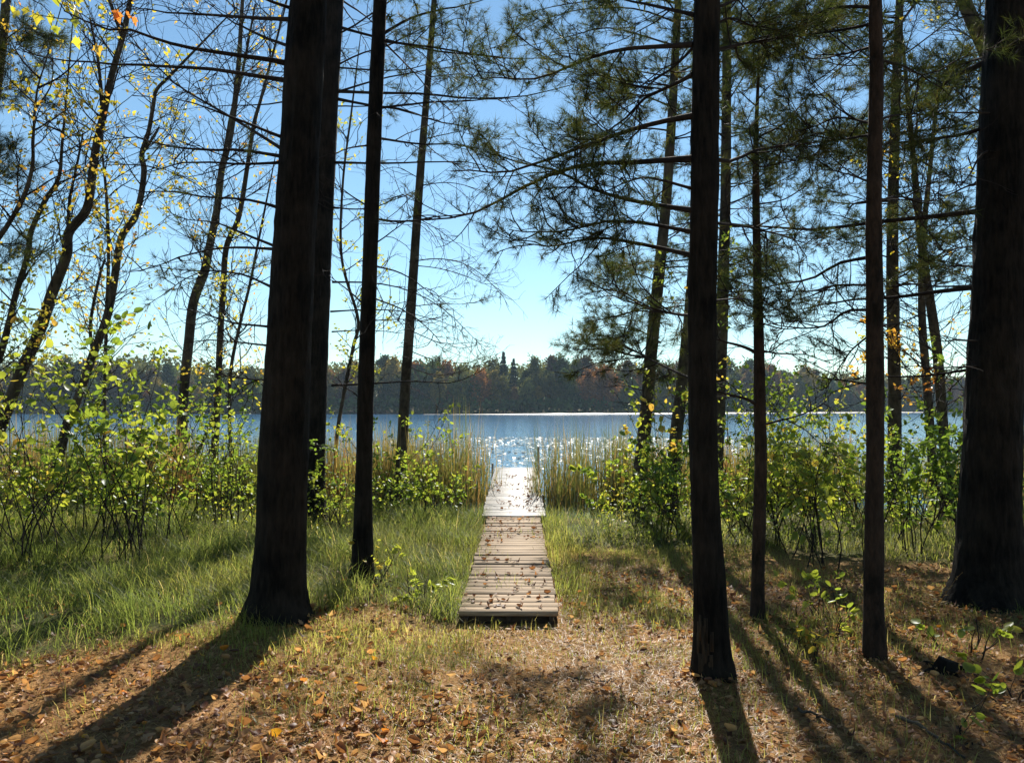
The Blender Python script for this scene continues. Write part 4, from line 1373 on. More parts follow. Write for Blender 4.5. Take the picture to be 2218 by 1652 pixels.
# right side thicket
SH = [
    # label, u, Y, height, spread, stems, leaf size, leaves, tints
    ("low leafy shrub at the foot of the leaning trunk beside the right reeds", 1395, 10.3, 0.9, 0.6, 8, 0.055, 420, (0.1, 0.8)),
    ("dark green shrub left of the straight torn bark trunk", 1450, 9.4, 1.25, 0.6, 9, 0.060, 520, (0.0, 0.6)),
    ("tall vine like shrub with yellowing leaves against the vine hung trunk", 1465, 10.4, 2.0, 0.5, 8, 0.070, 420, (0.2, 1.0)),
    ("leafy shrub showing just right of the straight torn bark trunk", 1590, 9.6, 2.4, 0.7, 11, 0.060, 780, (0.1, 0.75)),
    ("bright green shrub behind the thin pole like tree", 1665, 9.0, 1.5, 0.7, 10, 0.055, 650, (0.15, 0.8)),
    ("yellow green shrub midway between the pole like tree and the reddish trunk", 1740, 8.6, 1.35, 0.6, 10, 0.060, 600, (0.2, 0.9)),
    ("large leaved bright shrub left of the reddish slim trunk", 1800, 7.6, 1.35, 0.5, 6, 0.105, 170, (0.25, 0.7)),
    ("tall shrub rising behind the yellow green one, right of the walkway", 1700, 11.0, 2.5, 0.8, 11, 0.055, 760, (0.2, 0.9)),
    ("shrub with reddish leaves in front of the far water on the right", 1850, 10.8, 2.0, 0.7, 10, 0.055, 600, (0.3, 1.0)),
    ("bright green shrub just right of the reddish slim trunk", 1950, 8.2, 1.5, 0.5, 8, 0.065, 480, (0.15, 0.65)),
    ("tall leafy shrub beside the crooked grey trunk on the right", 2010, 9.2, 2.3, 0.6, 10, 0.070, 620, (0.15, 0.75)),
    ("dense shrub left of the massive right edge pine", 2070, 8.6, 1.6, 0.6, 9, 0.060, 560, (0.1, 0.7)),
    ("shrub behind the massive right edge pine, reaching the picture edge", 2230, 9.0, 1.7, 0.7, 9, 0.060, 420, (0.1, 0.7)),
    # left side
    ("yellow green bush between the thick left pine and the slim trunk beside it", 728, 10.4, 1.3, 0.5, 9, 0.055, 480, (0.2, 0.8)),
    ("shrub with yellow leaves between the slim trunk and the leaning grey one", 835, 11.4, 2.0, 0.5, 9, 0.060, 480, (0.3, 0.95)),
    ("low bramble bush in front of the reeds left of the walkway", 900, 10.9, 0.95, 0.7, 10, 0.055, 520, (0.2, 0.85)),
    ("bushy shrub against the left side of the thick left pine", 520, 10.2, 2.0, 0.7, 11, 0.055, 760, (0.1, 0.8)),
    ("leafy shrub at the foot of the straight leaning grey trunk", 430, 11.0, 1.8, 0.7, 11, 0.055, 640, (0.15, 0.8)),
    ("tall thin shrub with round glowing leaves left of the straight grey trunk", 345, 8.6, 2.6, 0.7, 7, 0.085, 340, (0.2, 0.7)),
    ("round leaved tall shrub in the middle of the left thicket", 265, 8.2, 2.7, 0.8, 8, 0.085, 380, (0.2, 0.75)),
    ("round leaved shrub below the slanting far left trunk", 150, 8.0, 2.9, 0.8, 8, 0.080, 420, (0.25, 0.85)),
    ("tall yellowing shrub at the far left edge", 35, 8.2, 3.1, 0.8, 8, 0.075, 480, (0.35, 1.0)),
    ("low green shrub under the round leaved shrubs on the left", 210, 9.6, 1.2, 0.8, 10, 0.055, 560, (0.1, 0.75)),
    ("low green shrub at the left edge behind the grass", 60, 9.4, 1.2, 0.8, 10, 0.055, 520, (0.1, 0.75)),
    ("small shrub with bronze leaves left of the leafy shrub by the grey trunk", 330, 10.6, 1.1, 0.7, 9, 0.055, 460, (0.4, 1.0)),
]
for s in SH:
    shrub(s[0], s[1], s[2], s[3], s[4], int(s[5] * 1.1), min(s[6], 0.072) if s[6] < 0.1 else 0.085, int(s[7] * (1.35 if s[6] < 0.065 else 1.4)), s[8], single=90)
# leggy dark saplings on the left
for lab, u, Y, h in [("crooked dark sapling stem leaning left in front of the left shrubs", 262, 8.0, 1.7), ("thin dark sapling at the far left in the grass", 40, 7.8, 1.9),
                     ("thin upright dark sapling in the grass left of the thick pine", 322, 8.3, 1.6), ("thin pair of dark stems near the left edge", 62, 8.1, 1.8),
                     ("slim sapling between the reddish trunk and the pole like tree", 1765, 7.9, 1.9), ("slim dark sapling right of the reddish slim trunk", 1985, 8.0, 1.9)]:
    shrub(lab, u, Y, h, 0.35, 2, 0.06, 60, (0.2, 0.8), "sapling", "sapling", 24, low=0.55)
# small bright plants on the floor
for lab, u, Y, h, n, sz, tr in [
    ("bright yellow green bush in the grass left of the walkway's near end", 915, 6.25, 0.30, 170, 0.045, (0.5, 0.85)),
    ("yellow leaved sprig climbing the foot of the slim left trunk", 800, 6.75, 0.45, 46, 0.05, (0.6, 0.95)),
    ("yellow leaved seedlings behind the torn bark trunk's foot", 1720, 4.95, 0.22, 60, 0.045, (0.45, 0.9)),
    ("small yellow green seedling left of the reddish trunk's foot", 1810, 5.3, 0.25, 44, 0.045, (0.4, 0.8)),
    ("broad leaved seedling in front of the right edge pine", 2085, 5.0, 0.26, 30, 0.055, (0.35, 0.7)),
    ("yellowish seedlings at the right edge of the litter", 2190, 4.2, 0.16, 30, 0.055, (0.4, 0.9)),
    ("low seedling in the shade near the lower right corner", 2060, 3.75, 0.12, 22, 0.05, (0.2, 0.7)),
    ("leafy seedlings between the pole like tree and the reddish trunk", 1760, 5.9, 0.30, 70, 0.045, (0.3, 0.8)),
]:
    shrub(lab, u, Y, h, 0.3, 6, sz, n, tr, "seedling", "seedling", min(40, n // 2), low=0.2)

# ------------------------------------------------------------------ grass
def scatter_xy(n, x0, x1, y0, y1):
    return x0 + (x1 - x0) * rng.random(n), y0 + (y1 - y0) * rng.random(n)


def grass_patch(name, label, n, x0, x1, y0, y1, dens, h, lean, w, tr):
    x, y = scatter_xy(n, x0, x1, y0, y1)
    k = rng.random(n) < dens(x, y)
    k &= ~((np.abs(x - dock_x(y)) < 0.40) & (y > 5.85))
    x, y = x[k], y[k]
    m = len(x)
    pos = on_ground(x, y, -0.01)
    cl = fbm(x * 2.6, y * 2.6)
    big = fbm(x * 0.7 + 31, y * 0.7)
    hh = (h[0] + (h[1] - h[0]) * rng.random(m)) * (0.15 + 1.55 * cl) * (np.clip(0.35 + 0.65 * grassy(x, y), 0, 1) if h[1] > 0.4 else 1.0)
    # neighbours bend alike
    head = fbm(x * 0.9 + 3, y * 0.9 + 8) * 14 + rng.normal(size=m) * 1.3
    ln = lean[0] + (lean[1] - lean[0]) * rng.random(m) ** 0.8
    ww = w[0] + (w[1] - w[0]) * rng.random(m)
    ti = np.clip(tr[0] + (tr[1] - tr[0]) * (0.55 * rng.random(m) + 0.9 * (big - 0.28)) + 0.6 * (rng.random(m) < 0.07), 0, 1)
    V, T, tt = blades(pos, head, hh, ln, ww, ti, 3 if h[1] < 0.2 or x0 > 0 else 4)
    tag(link(name, G().add(V, T, tt).mesh(name, M['grass'])), label, kind="stuff", cat="grass")


def d_tall(x, y):
    return grassy(x, y) * np.clip(2.6 * (fbm(x * 2.1 + 8, y * 2.1 + 2) - 0.22), 0.12, 1) * np.clip(1.3 - 0.08 * (y - 6), 0.3, 1) * np.where(x < 0, 1.0, 0.75)


grass_patch("long_grass", "long arching green grass left of the walkway", 108000, -7.2, -0.3, 3.6, 13.0, d_tall, (0.22, 0.44), (0.5, 1.75), (0.0025, 0.0058), (0.0, 0.75))
grass_patch("long_grass", "long grass growing under the shrubs right of the walkway", 40000, 0.35, 7.0, 6.6, 13.2, d_tall, (0.22, 0.42), (0.5, 1.7), (0.0028, 0.006), (0.1, 0.9))
grass_patch("dock_side_grass", "grass fringe along the right side of the walkway", 5200, 0.36, 0.85, 5.9, 11.5, lambda x, y: np.clip(1.1 - (x - 0.36) * 2.6, 0, 1) * (0.35 + 0.65 * sstep(7, 9.5, y)), (0.12, 0.34), (0.2, 1.2), (0.003, 0.006), (0.2, 0.9))
grass_patch("short_grass", "sparse short yellowing grass over the brown litter", 180000, -4.5, 4.5, 2.2, 9.2,
            lambda x, y: (1 - grassy(x, y)) * np.clip((fbm(x * 1.1 + 77, y * 1.1 + 3) - 0.30) * 3.2, 0.05, 1) * np.clip(0.30 + 0.7 * sstep(4.2, 5.8, y) * sstep(4.2, 1.6, x) + 0.4 * sstep(0.5, -1.5, x) * sstep(3, 4.5, y), 0, 1), (0.05, 0.15), (0.3, 1.5), (0.0025, 0.005), (0.22, 1.05))
grass_patch("grass_tuft", "long blades of grass at the foot of the pole like tree", 260, 1.75, 2.25, 5.0, 5.7, lambda x, y: np.ones_like(x), (0.3, 0.5), (0.5, 1.6), (0.003, 0.006), (0.1, 0.7))
# weeds growing up between planks
x, y = scatter_xy(700, -0.36, 0.36, 6.6, 10.6)
k = fbm(x * 4 + 3, y * 2.2) > 0.60
x, y = x[k], y[k]
pos = np.stack([x + dock_x(y), y, np.full(len(x), 0.035)], 1)
V, T, tt = blades(pos, rng.random(len(x)) * 6.28, 0.05 + 0.11 * rng.random(len(x)), 0.3 + 1.2 * rng.random(len(x)), np.full(len(x), 0.004), 0.2 + 0.6 * rng.random(len(x)))
tag(link("plank_grass", G().add(V, T, tt).mesh("plank_grass", M['grass'])), "thin grass growing up between the walkway planks", "grass", kind="stuff")

# ------------------------------------------------------------------ reeds
ORD = ['first', 'second', 'third', 'fourth', 'fifth', 'sixth', 'seventh', 'eighth', 'ninth', 'tenth', 'eleventh', 'twelfth', 'thirteenth']


def reed_clump(label, x, y, n, rad, h, tr, group, name="cattail_clump"):
    z = min(float(gz(x, y)), WATER_Z) if y > 12.5 else float(gz(x, y))
    root = empty(name, (x, y, z), label, "cattails", group)
    px_, py_ = rng.normal(size=n) * rad, rng.normal(size=n) * rad * 0.8
    pos = np.stack([px_, py_, np.full(n, -0.25)], 1)
    hh = (h * (0.35 + 0.7 * rng.random(n) ** 0.9)) + 0.25
    V, T, tt = blades(pos, rng.random(n) * 6.28, hh, np.abs(rng.normal(size=n)) * 0.26 + 0.7 * (rng.random(n) < 0.14), 0.009 + 0.010 * rng.random(n), np.clip(tr[0] + (tr[1] - tr[0]) * rng.random(n), 0, 1), 6)
    o = link("blades", G().add(V, T, tt).mesh("blades", M['reed']), root)
    o["kind"] = "stuff"
    return root


for k in range(13):
    f = k / 12
    x = -0.62 - 1.55 * f + rng.normal() * 0.03
    reed_clump(f"{ORD[k]} clump of tall cattails counting leftward from the pale dock", x, 12.4 + 1.8 * rng.random() + 0.4 * (1 - f), 200, 0.20, (1.95 - 0.4 * f) * (0.8 + 0.35 * rng.random()), (0.0, 0.85), "cattails left of the walkway")
for k in range(12):
    f = k / 11
    x = 0.72 + 2.1 * f + rng.normal() * 0.03
    reed_clump(f"{ORD[k]} clump of tall cattails counting rightward from the pale dock", x, 12.7 + 2.0 * rng.random(), 170 if k < 6 else 110, 0.20, (2.1 - 0.5 * f) * (0.8 + 0.35 * rng.random()), (0.0, 0.85), "cattails right of the walkway")


def reed_bed(name, label, n, x0, x1, y0, y1, h, tr):
    x, y = scatter_xy(n, x0, x1, y0, y1)
    k = fbm(x * 0.8 + 2, y * 0.8) > 0.38
    k &= np.abs(x - dock_x(y)) > 0.6
    x, y = x[k], y[k]; m = len(x)
    pos = np.stack([x, y, np.minimum(gz(x, y), WATER_Z) - 0.05], 1)
    hh = h * (0.55 + 0.5 * rng.random(m)) * (0.75 + 0.5 * fbm(x * 0.6, y * 0.6 + 9))
    ti = np.clip(tr[0] + (tr[1] - tr[0]) * (0.5 * rng.random(m) + 0.5 * np.clip(3 * (fbm(x * 0.7 + 50, y * 0.4) - 0.33), 0, 1)), 0, 1)
    V, T, tt = blades(pos, rng.random(m) * 6.28, hh, np.abs(rng.normal(size=m)) * 0.16 + 0.4 * (rng.random(m) < 0.1), 0.010 + 0.010 * rng.random(m), ti, 4)
    tag(link(name, G().add(V, T, tt).mesh(name, M['reed'])), label, "reeds", kind="stuff")


reed_bed("reed_bed", "bed of brown and green reeds along the shore on the left", 16000, -13, -1.6, 12.2, 15.6, 1.55, (0.05, 1.0))
reed_bed("reed_bed", "bed of brown and green reeds along the shore on the right", 14000, 2.0, 13, 12.4, 15.8, 1.65, (0.05, 1.0))

# ------------------------------------------------------------------ lily pads
a = np.linspace(0.25, 2 * np.pi - 0.25, 6)
pv = np.vstack([[[0, 0, 0]], np.stack([np.sin(a) * 0.5, np.cos(a) * 0.5, np.zeros(6) + 0.02], 1)])
ptri = np.array([[0, i + 1, i] for i in range(1, 6)])
n = 15000
x, y = scatter_xy(n, -24, 24, 21.5, 46)
k = fbm(x * 0.35 + 4, y * 0.30) + 0.25 * sstep(22, 30, y) > 0.44 + 0.30 * sstep(38, 46, y)
x, y = x[k], y[k]; n = len(x)
pos = np.stack([x, y, WATER_Z + 0.012 + 0.02 * rng.random(n)], 1)
Zd = norm(np.stack([rng.normal(size=n) * 0.16, rng.normal(size=n) * 0.16, np.ones(n)], 1))
hd = rng.random(n) * 6.28
V, T, tt = place(pv, ptri, pos, np.stack([np.cos(hd), np.sin(hd), np.zeros(n)], 1), Zd, 0.07 + 0.10 * rng.random(n), rng.random(n))
tag(link("lily_pads", G().add(V, T, tt).mesh("lily_pads", M['pad'])), "floating lily pads covering the water beyond the dock", "lily pads", kind="stuff")

# ------------------------------------------------------------------ fallen needles and leaves
n = 170000
x, y = scatter_xy(n, -4.6, 4.8, 2.2, 8.2)
k = rng.random(n) < (1 - 0.85 * grassy(x, y)) * np.clip(0.5 + 0.25 * (x > 0.3) + 0.9 * (fbm(x * 0.9, y * 0.9 + 20) - 0.5), 0.1, 1) * np.clip(1.25 - 0.1 * y, 0.3, 1)
k &= ~((np.abs(x - dock_x(y)) < 0.39) & (y > 5.86))
x, y = x[k], y[k]; n = len(x)
pos = on_ground(x, y, 0.004 + 0.012 * rng.random(n) ** 2)
hd = rng.random(n) * 6.28
d = np.stack([np.cos(hd), np.sin(hd), rng.normal(size=n) * 0.16], 1)
ln = (0.05 + 0.06 * rng.random(n))[:, None]
sd = np.stack([-np.sin(hd), np.cos(hd), np.zeros(n)], 1) * (0.0015 + 0.0010 * rng.random(n))[:, None]
bow = np.array([0, 0, 1.0]) * (0.004 + 0.008 * rng.random(n))[:, None]
V = np.stack([pos - d * ln / 2, pos + sd + bow, pos - sd + bow, pos + d * ln / 2], 1).reshape(-1, 3)
T = (np.array([[0, 1, 2], [2, 1, 3]])[None] + (np.arange(n) * 4)[:, None, None]).reshape(-1, 3)
tag(link("fallen_needles", G().add(V, T, np.repeat(rng.random(n), 4)).mesh("fallen_needles", M['straw'])), "carpet of brown pine needles on the forest floor", "pine needles", kind="stuff")

templates = []
for cu in (0.25, 0.55, 0.9):
    templates += [maple_template(cu), oval_template(cu * 1.3)]
n = 25000
x, y = scatter_xy(n, -4.4, 4.6, 2.3, 7.6)
lush = fbm(x * 0.8 + 60, y * 0.8 + 13)
k = rng.random(n) < (1 - 0.8 * grassy(x, y)) * np.clip(0.35 + 2.2 * (lush - 0.42) + 0.35 * sstep(0.5, -2.5, x) * sstep(5.5, 4, y) + 0.35 * sstep(5.2, 3.4, y) + 0.25 * sstep(0.2, 1.8, x) - 0.15 * sstep(5.2, 6.8, y), 0.10, 1)
k &= ~((np.abs(x - dock_x(y)) < 0.42) & (y > 5.8))
x, y = x[k], y[k]
for fx, fy, fr in ((-1.79, 5.85, 0.27), (1.20, 4.6, 0.13), (2.31, 4.9, 0.09), (3.83, 6.2, 0.36), (-1.38, 7.1, 0.12), (1.85, 5.8, 0.06)):
    kk = 70
    an = rng.random(kk) * 6.28
    rr_ = fr + np.abs(rng.normal(size=kk)) * 0.13
    x = np.r_[x, fx + np.cos(an) * rr_]; y = np.r_[y, fy + np.sin(an) * rr_]
dist = np.hypot(x, y)
order = np.argsort(dist)
x, y = x[order], y[order]
n = len(x)
pos = on_ground(x, y, 0.012 + 0.02 * rng.random(n))
q = px_of(pos)
vis = (q[:, 0] > 5) & (q[:, 0] < 2212) & (q[:, 1] > 900) & (q[:, 1] < 1648)
sz = (0.018 + 0.042 * rng.random(n) ** 1.5) * (1 + 0.2 * sstep(0.3, -1.5, x))
ti = np.clip(rng.random(n) ** 0.85 * 0.80 + 0.22 * (rng.random(n) < 0.09) + 0.10 * sstep(0, -2.5, x), 0, 1)
tilt = 0.30
Zd = norm(np.stack([rng.normal(size=n) * tilt, rng.normal(size=n) * tilt, np.ones(n)], 1))
flip = rng.random(n) < 0.4
Zd[flip] *= -1
hd = rng.random(n) * 6.28
Yd = np.stack([np.cos(hd), np.sin(hd), rng.normal(size=n) * 0.2], 1)
Yd = norm(Yd - Zd * (Yd * Zd).sum(1, keepdims=True))
tn = rng.integers(0, len(templates), n)
# the 300 that show largest are objects of their own
score = np.where(vis, sz / np.maximum(dist[order], 1) , -1)
bigs = np.argsort(-score)[:175]
isbig = np.zeros(n, bool); isbig[bigs] = True
TI = np.array([0.1, 0.25, 0.4, 0.55, 0.7, 0.82, 0.9, 1.0])
names = ["dark brown", "brown", "brown", "tan", "pale tan", "tan", "orange", "golden yellow"]
fallen = {}
from mathutils import Matrix
for i in bigs:
    j = int(np.argmin(np.abs(TI - ti[i])))
    key = (tn[i], j)
    if key not in fallen:
        tv, tt_ = templates[tn[i]]
        fallen[key] = G().add(tv, tt_, TI[j]).mesh("fallen_leaf", M['litter'])
    o = link("fallen_leaf", fallen[key])
    X = np.cross(Yd[i], Zd[i])
    s = sz[i] * 1.15
    mtx = Matrix([[*(X * s), 0], [*(Yd[i] * s), 0], [*(Zd[i] * s), 0], [0, 0, 0, 1]]).transposed()
    mtx.translation = Vector(pos[i])
    o.matrix_world = mtx
    side = "left of the walkway's line" if x[i] < -0.4 else ("right of the walkway's line" if x[i] > 0.4 else "straight in front of the walkway")
    tag(o, f"{names[j]} fallen leaf on the foreground litter, {side}", "leaf", f"{names[j]} fallen leaves {side}")
g = G()
for k in range(len(templates)):
    s = (tn == k) & ~isbig
    tv, tt_ = templates[k]
    g.add(*place(tv, tt_, pos[s], Yd[s], Zd[s], sz[s], ti[s]))
tag(link("leaf_litter", g.mesh("leaf_litter", M['litter'])), "scattered brown and orange fallen leaves on the ground", "leaves", kind="stuff")

# leaves lying on the walkway and the pale dock
n = 620
f = rng.random(n)
y = np.where(rng.random(n) < 0.42, 5.95 + 5.0 * f, 11.2 + 4.6 * f ** 0.8)
ztop = np.where(y < 8.27, 0.065, np.where(y < 11, 0.062, 0.070 + (y - 11.03) / 6.17 * 0.215))
xx = dock_x(y) + (rng.random(n) - 0.5) * np.where(y < 11, 0.68, 0.84)
kk = fbm(xx * 3, y * 1.6) > 0.42
xx, y, ztop = xx[kk], y[kk], ztop[kk]
n = len(y)
dockl = G()
for i in range(n):
    tki = random.randrange(len(templates)); j = random.choice([0, 0, 1, 1, 2, 0, 3] if y[i] < 11 else [0, 0, 1, 0])
    if (tki, j) not in fallen:
        fallen[(tki, j)] = G().add(*templates[tki], TI[j]).mesh("fallen_leaf", M['litter'])
    s = 0.03 + 0.035 * random.random()
    if i % 5 > 0:
        hd_ = random.random() * 6.28
        dockl.add(*place(*templates[tki], np.array([[xx[i], y[i], ztop[i] + 0.006]]), np.array([[math.cos(hd_), math.sin(hd_), 0.05]]), np.array([[random.gauss(0, .15), random.gauss(0, .15), 1.0]]), s, TI[j]))
        continue
    o = link("fallen_leaf", fallen[(tki, j)])
    o.scale = (s, s, s)
    o.rotation_euler = (random.gauss(0, 0.15), random.gauss(0, 0.15), random.random() * 6.28)
    o.location = (xx[i], y[i], ztop[i] + 0.006)
    if y[i] < 8.27:
        tag(o, f"{names[j]} dead leaf on the near plank walkway", "leaf", f"{names[j]} leaves on the near walkway")
    elif y[i] < 11:
        tag(o, f"{names[j]} dead leaf on the darker middle walkway section", "leaf", f"{names[j]} leaves on the middle walkway")
    else:
        tag(o, f"{names[j]} dead leaf lying on the bright white dock", "leaf", f"{names[j]} leaves on the white dock")

tag(link('dock_leaves', dockl.mesh('dock_leaves', M['litter'])), 'small dead leaves strewn over the walkway and dock', 'leaves', kind='stuff')

# sticks, a rotten stump and a dried fern
def stick(name, label, pts, r):
    P = resample(np.array(pts, float), 14)
    P[:, 2] = gz(P[:, 0], P[:, 1]) + r + 0.012 + P[:, 2]
    P += rng.normal(size=P.shape) * 0.006
    root = tag(link(name, None), label, "stick")
    root.location = P[0]
    rl = P[0].copy()
    v, t = tubes(P[None] - rl, np.linspace(r, r * 0.45, 14)[None], 7, True)
    link("shaft", G().add(v, t).mesh("shaft", M['grey_bark'], True), root)
    S, D, tt, _, _ = kids(P[None], 5, 0.3, 1.0, (30, 60), 0.8)
    for s, d in zip(S, D):
        q = sprout(s[None], d[None], 0.08 + 0.1 * rng.random(), 5, 0.0, 0.2)
        v, t = tubes(q - rl, taper(1, 5, r * 0.4, r * 0.2), 5, True)
        link("twig", G().add(v, t).mesh("twig", M['grey_bark'], True), root)


def gpt(u, v):
    d = CAMZ * FP / (v - 884)
    return [(u - 1108.5) / FP * d, d, 0.0]


stick("fallen_stick", "pale straight stick lying left of the path before the thick pine's shadow", [gpt(640, 1618), gpt(690, 1590)], 0.006)
stick("fallen_stick", "dark stick in the shade of the lower right corner", [gpt(1930, 1560), gpt(2010, 1600), gpt(2070, 1640)], 0.011)
stick("fallen_stick", "short stick right of the straight trunk's shadow", [gpt(1720, 1545), gpt(1790, 1560)], 0.009)
stick("fallen_stick", "thin stick lying in front of the walkway's near end", [gpt(1240, 1470), gpt(1300, 1478), gpt(1330, 1474)], 0.006)
c = np.array(gpt(2030, 1455))
root = empty("rotten_stump", (c[0], c[1], float(gz(c[0], c[1]))), "low black rotten stump in the litter right of the reddish trunk", "stump")
g = G()
K, sd = 9, 16
P = np.stack([np.linspace(0, 0.03, K), np.zeros(K), np.linspace(-0.04, 0.07, K)], 1)
V, T = tubes(P[None], np.linspace(0.085, 0.05, K)[None], sd, True)
V = V * (1 + 0.5 * (fbm(V[:, 0] * 16, V[:, 1] * 16, V[:, 2] * 9)[:, None] - 0.5) * np.array([1, 1, 0.8]))
link("stump_body", g.add(V, T).mesh("stump_body", M['pine_bark'], True), root)
for k in range(4):
    a = k * 1.6 + 0.3
    q = sprout(np.array([[math.cos(a) * 0.05, math.sin(a) * 0.05, 0.02]]), np.array([[math.cos(a), math.sin(a), -0.05]]), 0.15 + 0.08 * rng.random(), 7, -0.25, 0.3)
    v, t = tubes(q, taper(1, 7, 0.02, 0.006), 8, True)
    link("root", G().add(v, t).mesh("root", M['pine_bark'], True), root)
c = at(2020, 1300, 5.9)
root = empty("dried_fern", (c[0], c[1], float(gz(c[0], c[1]))), "pale dried fern frond in front of the right edge pine", "fern")
for k in range(3):
    P = sprout(np.array([[0, 0, 0.0]]), np.array([[-0.7 + 0.5 * k, -0.3, 0.9]]), 0.42, 10, -1.1, 0.15)
    g = G()
    g.add(*tubes(P, taper(1, 10, 0.003, 0.001), 4))
    S, D, t, _, _ = kids(P, 75, 0.15, 1.0, (60, 80), 0.9)
    V, T, tt = place(SMALL_V * np.array([0.6, 1, 1]), SMALL_T, S, D, np.tile([[0, 0, 1.0]], (len(S), 1)) + rng.normal(size=S.shape) * 0.2, 0.075 * (1.15 - t), 1.0)
    g.add(V, T, np.full(len(V), 0.95))
    link("frond", g.mesh("frond", M['straw']), root)

# ------------------------------------------------------------------ far shore
def far_leaf(name, c0, c1):
    m, nt, N, L, out = newmat(name)
    a = N.new("ShaderNodeAttribute"); a.attribute_name = "tint"
    oi = N.new("ShaderNodeObjectInfo")
    r = ramp(N, [(0.0, c0), (1.0, c1)])
    L.new(a.outputs["Fac"], r.inputs[0])
    mr = N.new("ShaderNodeMapRange"); mr.inputs["To Min"].default_value = 1.2; mr.inputs["To Max"].default_value = 2.4
    L.new(oi.outputs["Random"], mr.inputs[0])
    mu = N.new("ShaderNodeVectorMath"); mu.operation = 'MULTIPLY'
    L.new(r.outputs[0], mu.inputs[0]); L.new(mr.outputs[0], mu.inputs[1])
    d = N.new("ShaderNodeBsdfDiffuse"); L.new(mu.outputs[0], d.inputs[0])
    t = N.new("ShaderNodeBsdfTranslucent"); L.new(mu.outputs[0], t.inputs[0])
    mx = N.new("ShaderNodeMixShader"); mx.inputs[0].default_value = 0.4
    L.new(d.outputs[0], mx.inputs[1]); L.new(t.outputs[0], mx.inputs[2]); L.new(mx.outputs[0], out.inputs[0])
    return m


FAR = {
    'green': far_leaf("far_green", (0.018, 0.034, 0.012), (0.070, 0.095, 0.026)),
    'olive': far_leaf("far_olive", (0.030, 0.040, 0.012), (0.120, 0.115, 0.028)),
    'yellow': far_leaf("far_yellow", (0.060, 0.055, 0.014), (0.24, 0.17, 0.035)),
    'orange': far_leaf("far_orange", (0.055, 0.032, 0.012), (0.24, 0.10, 0.028)),
    'brown': far_leaf("far_brown", (0.030, 0.026, 0.014), (0.12, 0.070, 0.030)),
    'pine': far_leaf("far_pine", (0.008, 0.018, 0.010), (0.034, 0.048, 0.020)),
}


def crown_mesh(kind, seed):
    r = np.random.default_rng(seed)
    if kind == 'round':
        nl = 46
        a = r.random(nl) * 6.28
        hz = r.random(nl)
        wid = np.sin(np.clip(hz * 0.9 + 0.12, 0, 1) * np.pi) ** 0.6
        rad = wid * 3.0 * np.sqrt(r.random(nl))
        C = np.stack([np.cos(a) * rad, np.sin(a) * rad, 2.2 + 9.8 * hz], 1)
        R = 0.6 + 0.9 * r.random(nl)
        n = 3600
        li = r.integers(0, nl, n)
        dd = r.normal(size=(n, 3)) * 0.55
        P = C[li] + dd * R[li][:, None]
        P[:, 2] = np.maximum(P[:, 2], 0.6)
        ti = np.clip(0.4 + 0.22 * r.normal(size=n) + 0.3 * ((li % 5) / 4 - 0.5), 0, 1)
        s = 0.30 + 0.38 * r.random(n)
    else:
        n = 1700
        h = r.random(n) ** 0.8
        layer = np.floor(h * 13) / 13
        a = r.random(n) * 6.28
        lobes = 1 + 0.35 * np.sin(a * 5 + layer * 40)
        rad = (1 - h) * 2.7 * (0.45 + 0.6 * r.random(n)) * lobes + 0.15
        P = np.stack([np.cos(a) * rad, np.sin(a) * rad, 2.0 + 12.5 * (0.25 * layer + 0.75 * h) - rad * 0.12], 1)
        ti = r.random(n)
        s = 0.35 + 0.35 * r.random(n)
    Yd = norm(r.normal(size=(n, 3))); Zd = norm(r.normal(size=(n, 3)))
    V, T, tt = place(SMALL_V * np.array([1.3, 1, 1]) - np.array([0, .5, 0]), SMALL_T, P, Yd, Zd, s, ti)
    return G().add(V, T, tt).mesh("far_crown", FAR['green'])


CR = [crown_mesh('round', 100 + k) for k in range(7)]
CP_ = [crown_mesh('pine', 200 + k) for k in range(3)]
P = np.array([[[0, 0, -0.5], [0.05, 0, 3], [0, 0.05, 7], [0, 0, 12]]])
V, T = tubes(P, np.array([[0.22, 0.17, 0.12, 0.03]]), 6, True)
TRK = G().add(V, T).mesh("far_trunk", M['grey_bark'], True)


def far_tree(x, y, kind, h, label, group, w=1.0):
    z = float(gz(x, y))
    root = empty("far_tree" if kind != 'pine' else "far_pine", (x, y, z), label, "tree", group)
    root.rotation_euler = (0, 0, random.random() * 6.28)
    h = h * (0.72 + 0.62 * float(fbm(x * 0.028 + 5.0, 2.2))) if kind != 'pine' else h
    s = h * 1.13 / (12.6 if kind != 'pine' else 14.6)
    root.scale = (s * w, s * w, s)
    link("trunk", TRK, root)
    c = link("crown", random.choice(CP_ if kind == 'pine' else CR), root)
    c.material_slots[0].link = 'OBJECT'
    c.material_slots[0].material = FAR[kind]


# front row along the far bank
kinds = ['green', 'olive', 'olive', 'green', 'yellow', 'brown', 'olive', 'orange', 'green', 'brown']
xs = np.arange(-175, 250, 3.6)
for i, x0 in enumerate(xs):
    x = x0 + random.gauss(0, 0.9)
    y = float(yshore(x)) + 2.5 + random.random() * 3.5
    u = 1108.5 + FP * x / y
    if u < -60 or u > 2280:
        continue
    kd = kinds[(i * 7 + i // 3) % 10]
    if 1260 < u < 1330: kd = 'orange'
    if 940 < u < 990: kd = 'yellow'
    h = 7.0 + 6.5 * random.random() if u > 620 else 6.0 + 6.0 * random.random()
    zone = "left of the thick left pine" if u < 640 else ("between the left trunks" if u < 1060 else ("right of the open water view" if u < 1490 else "beyond the right trunks"))
    far_tree(x, y, kd, h, f"{kd} far shore tree in the front row, {zone}", f"{kd} far shore front row trees {zone}", 0.8 + 0.3 * random.random())
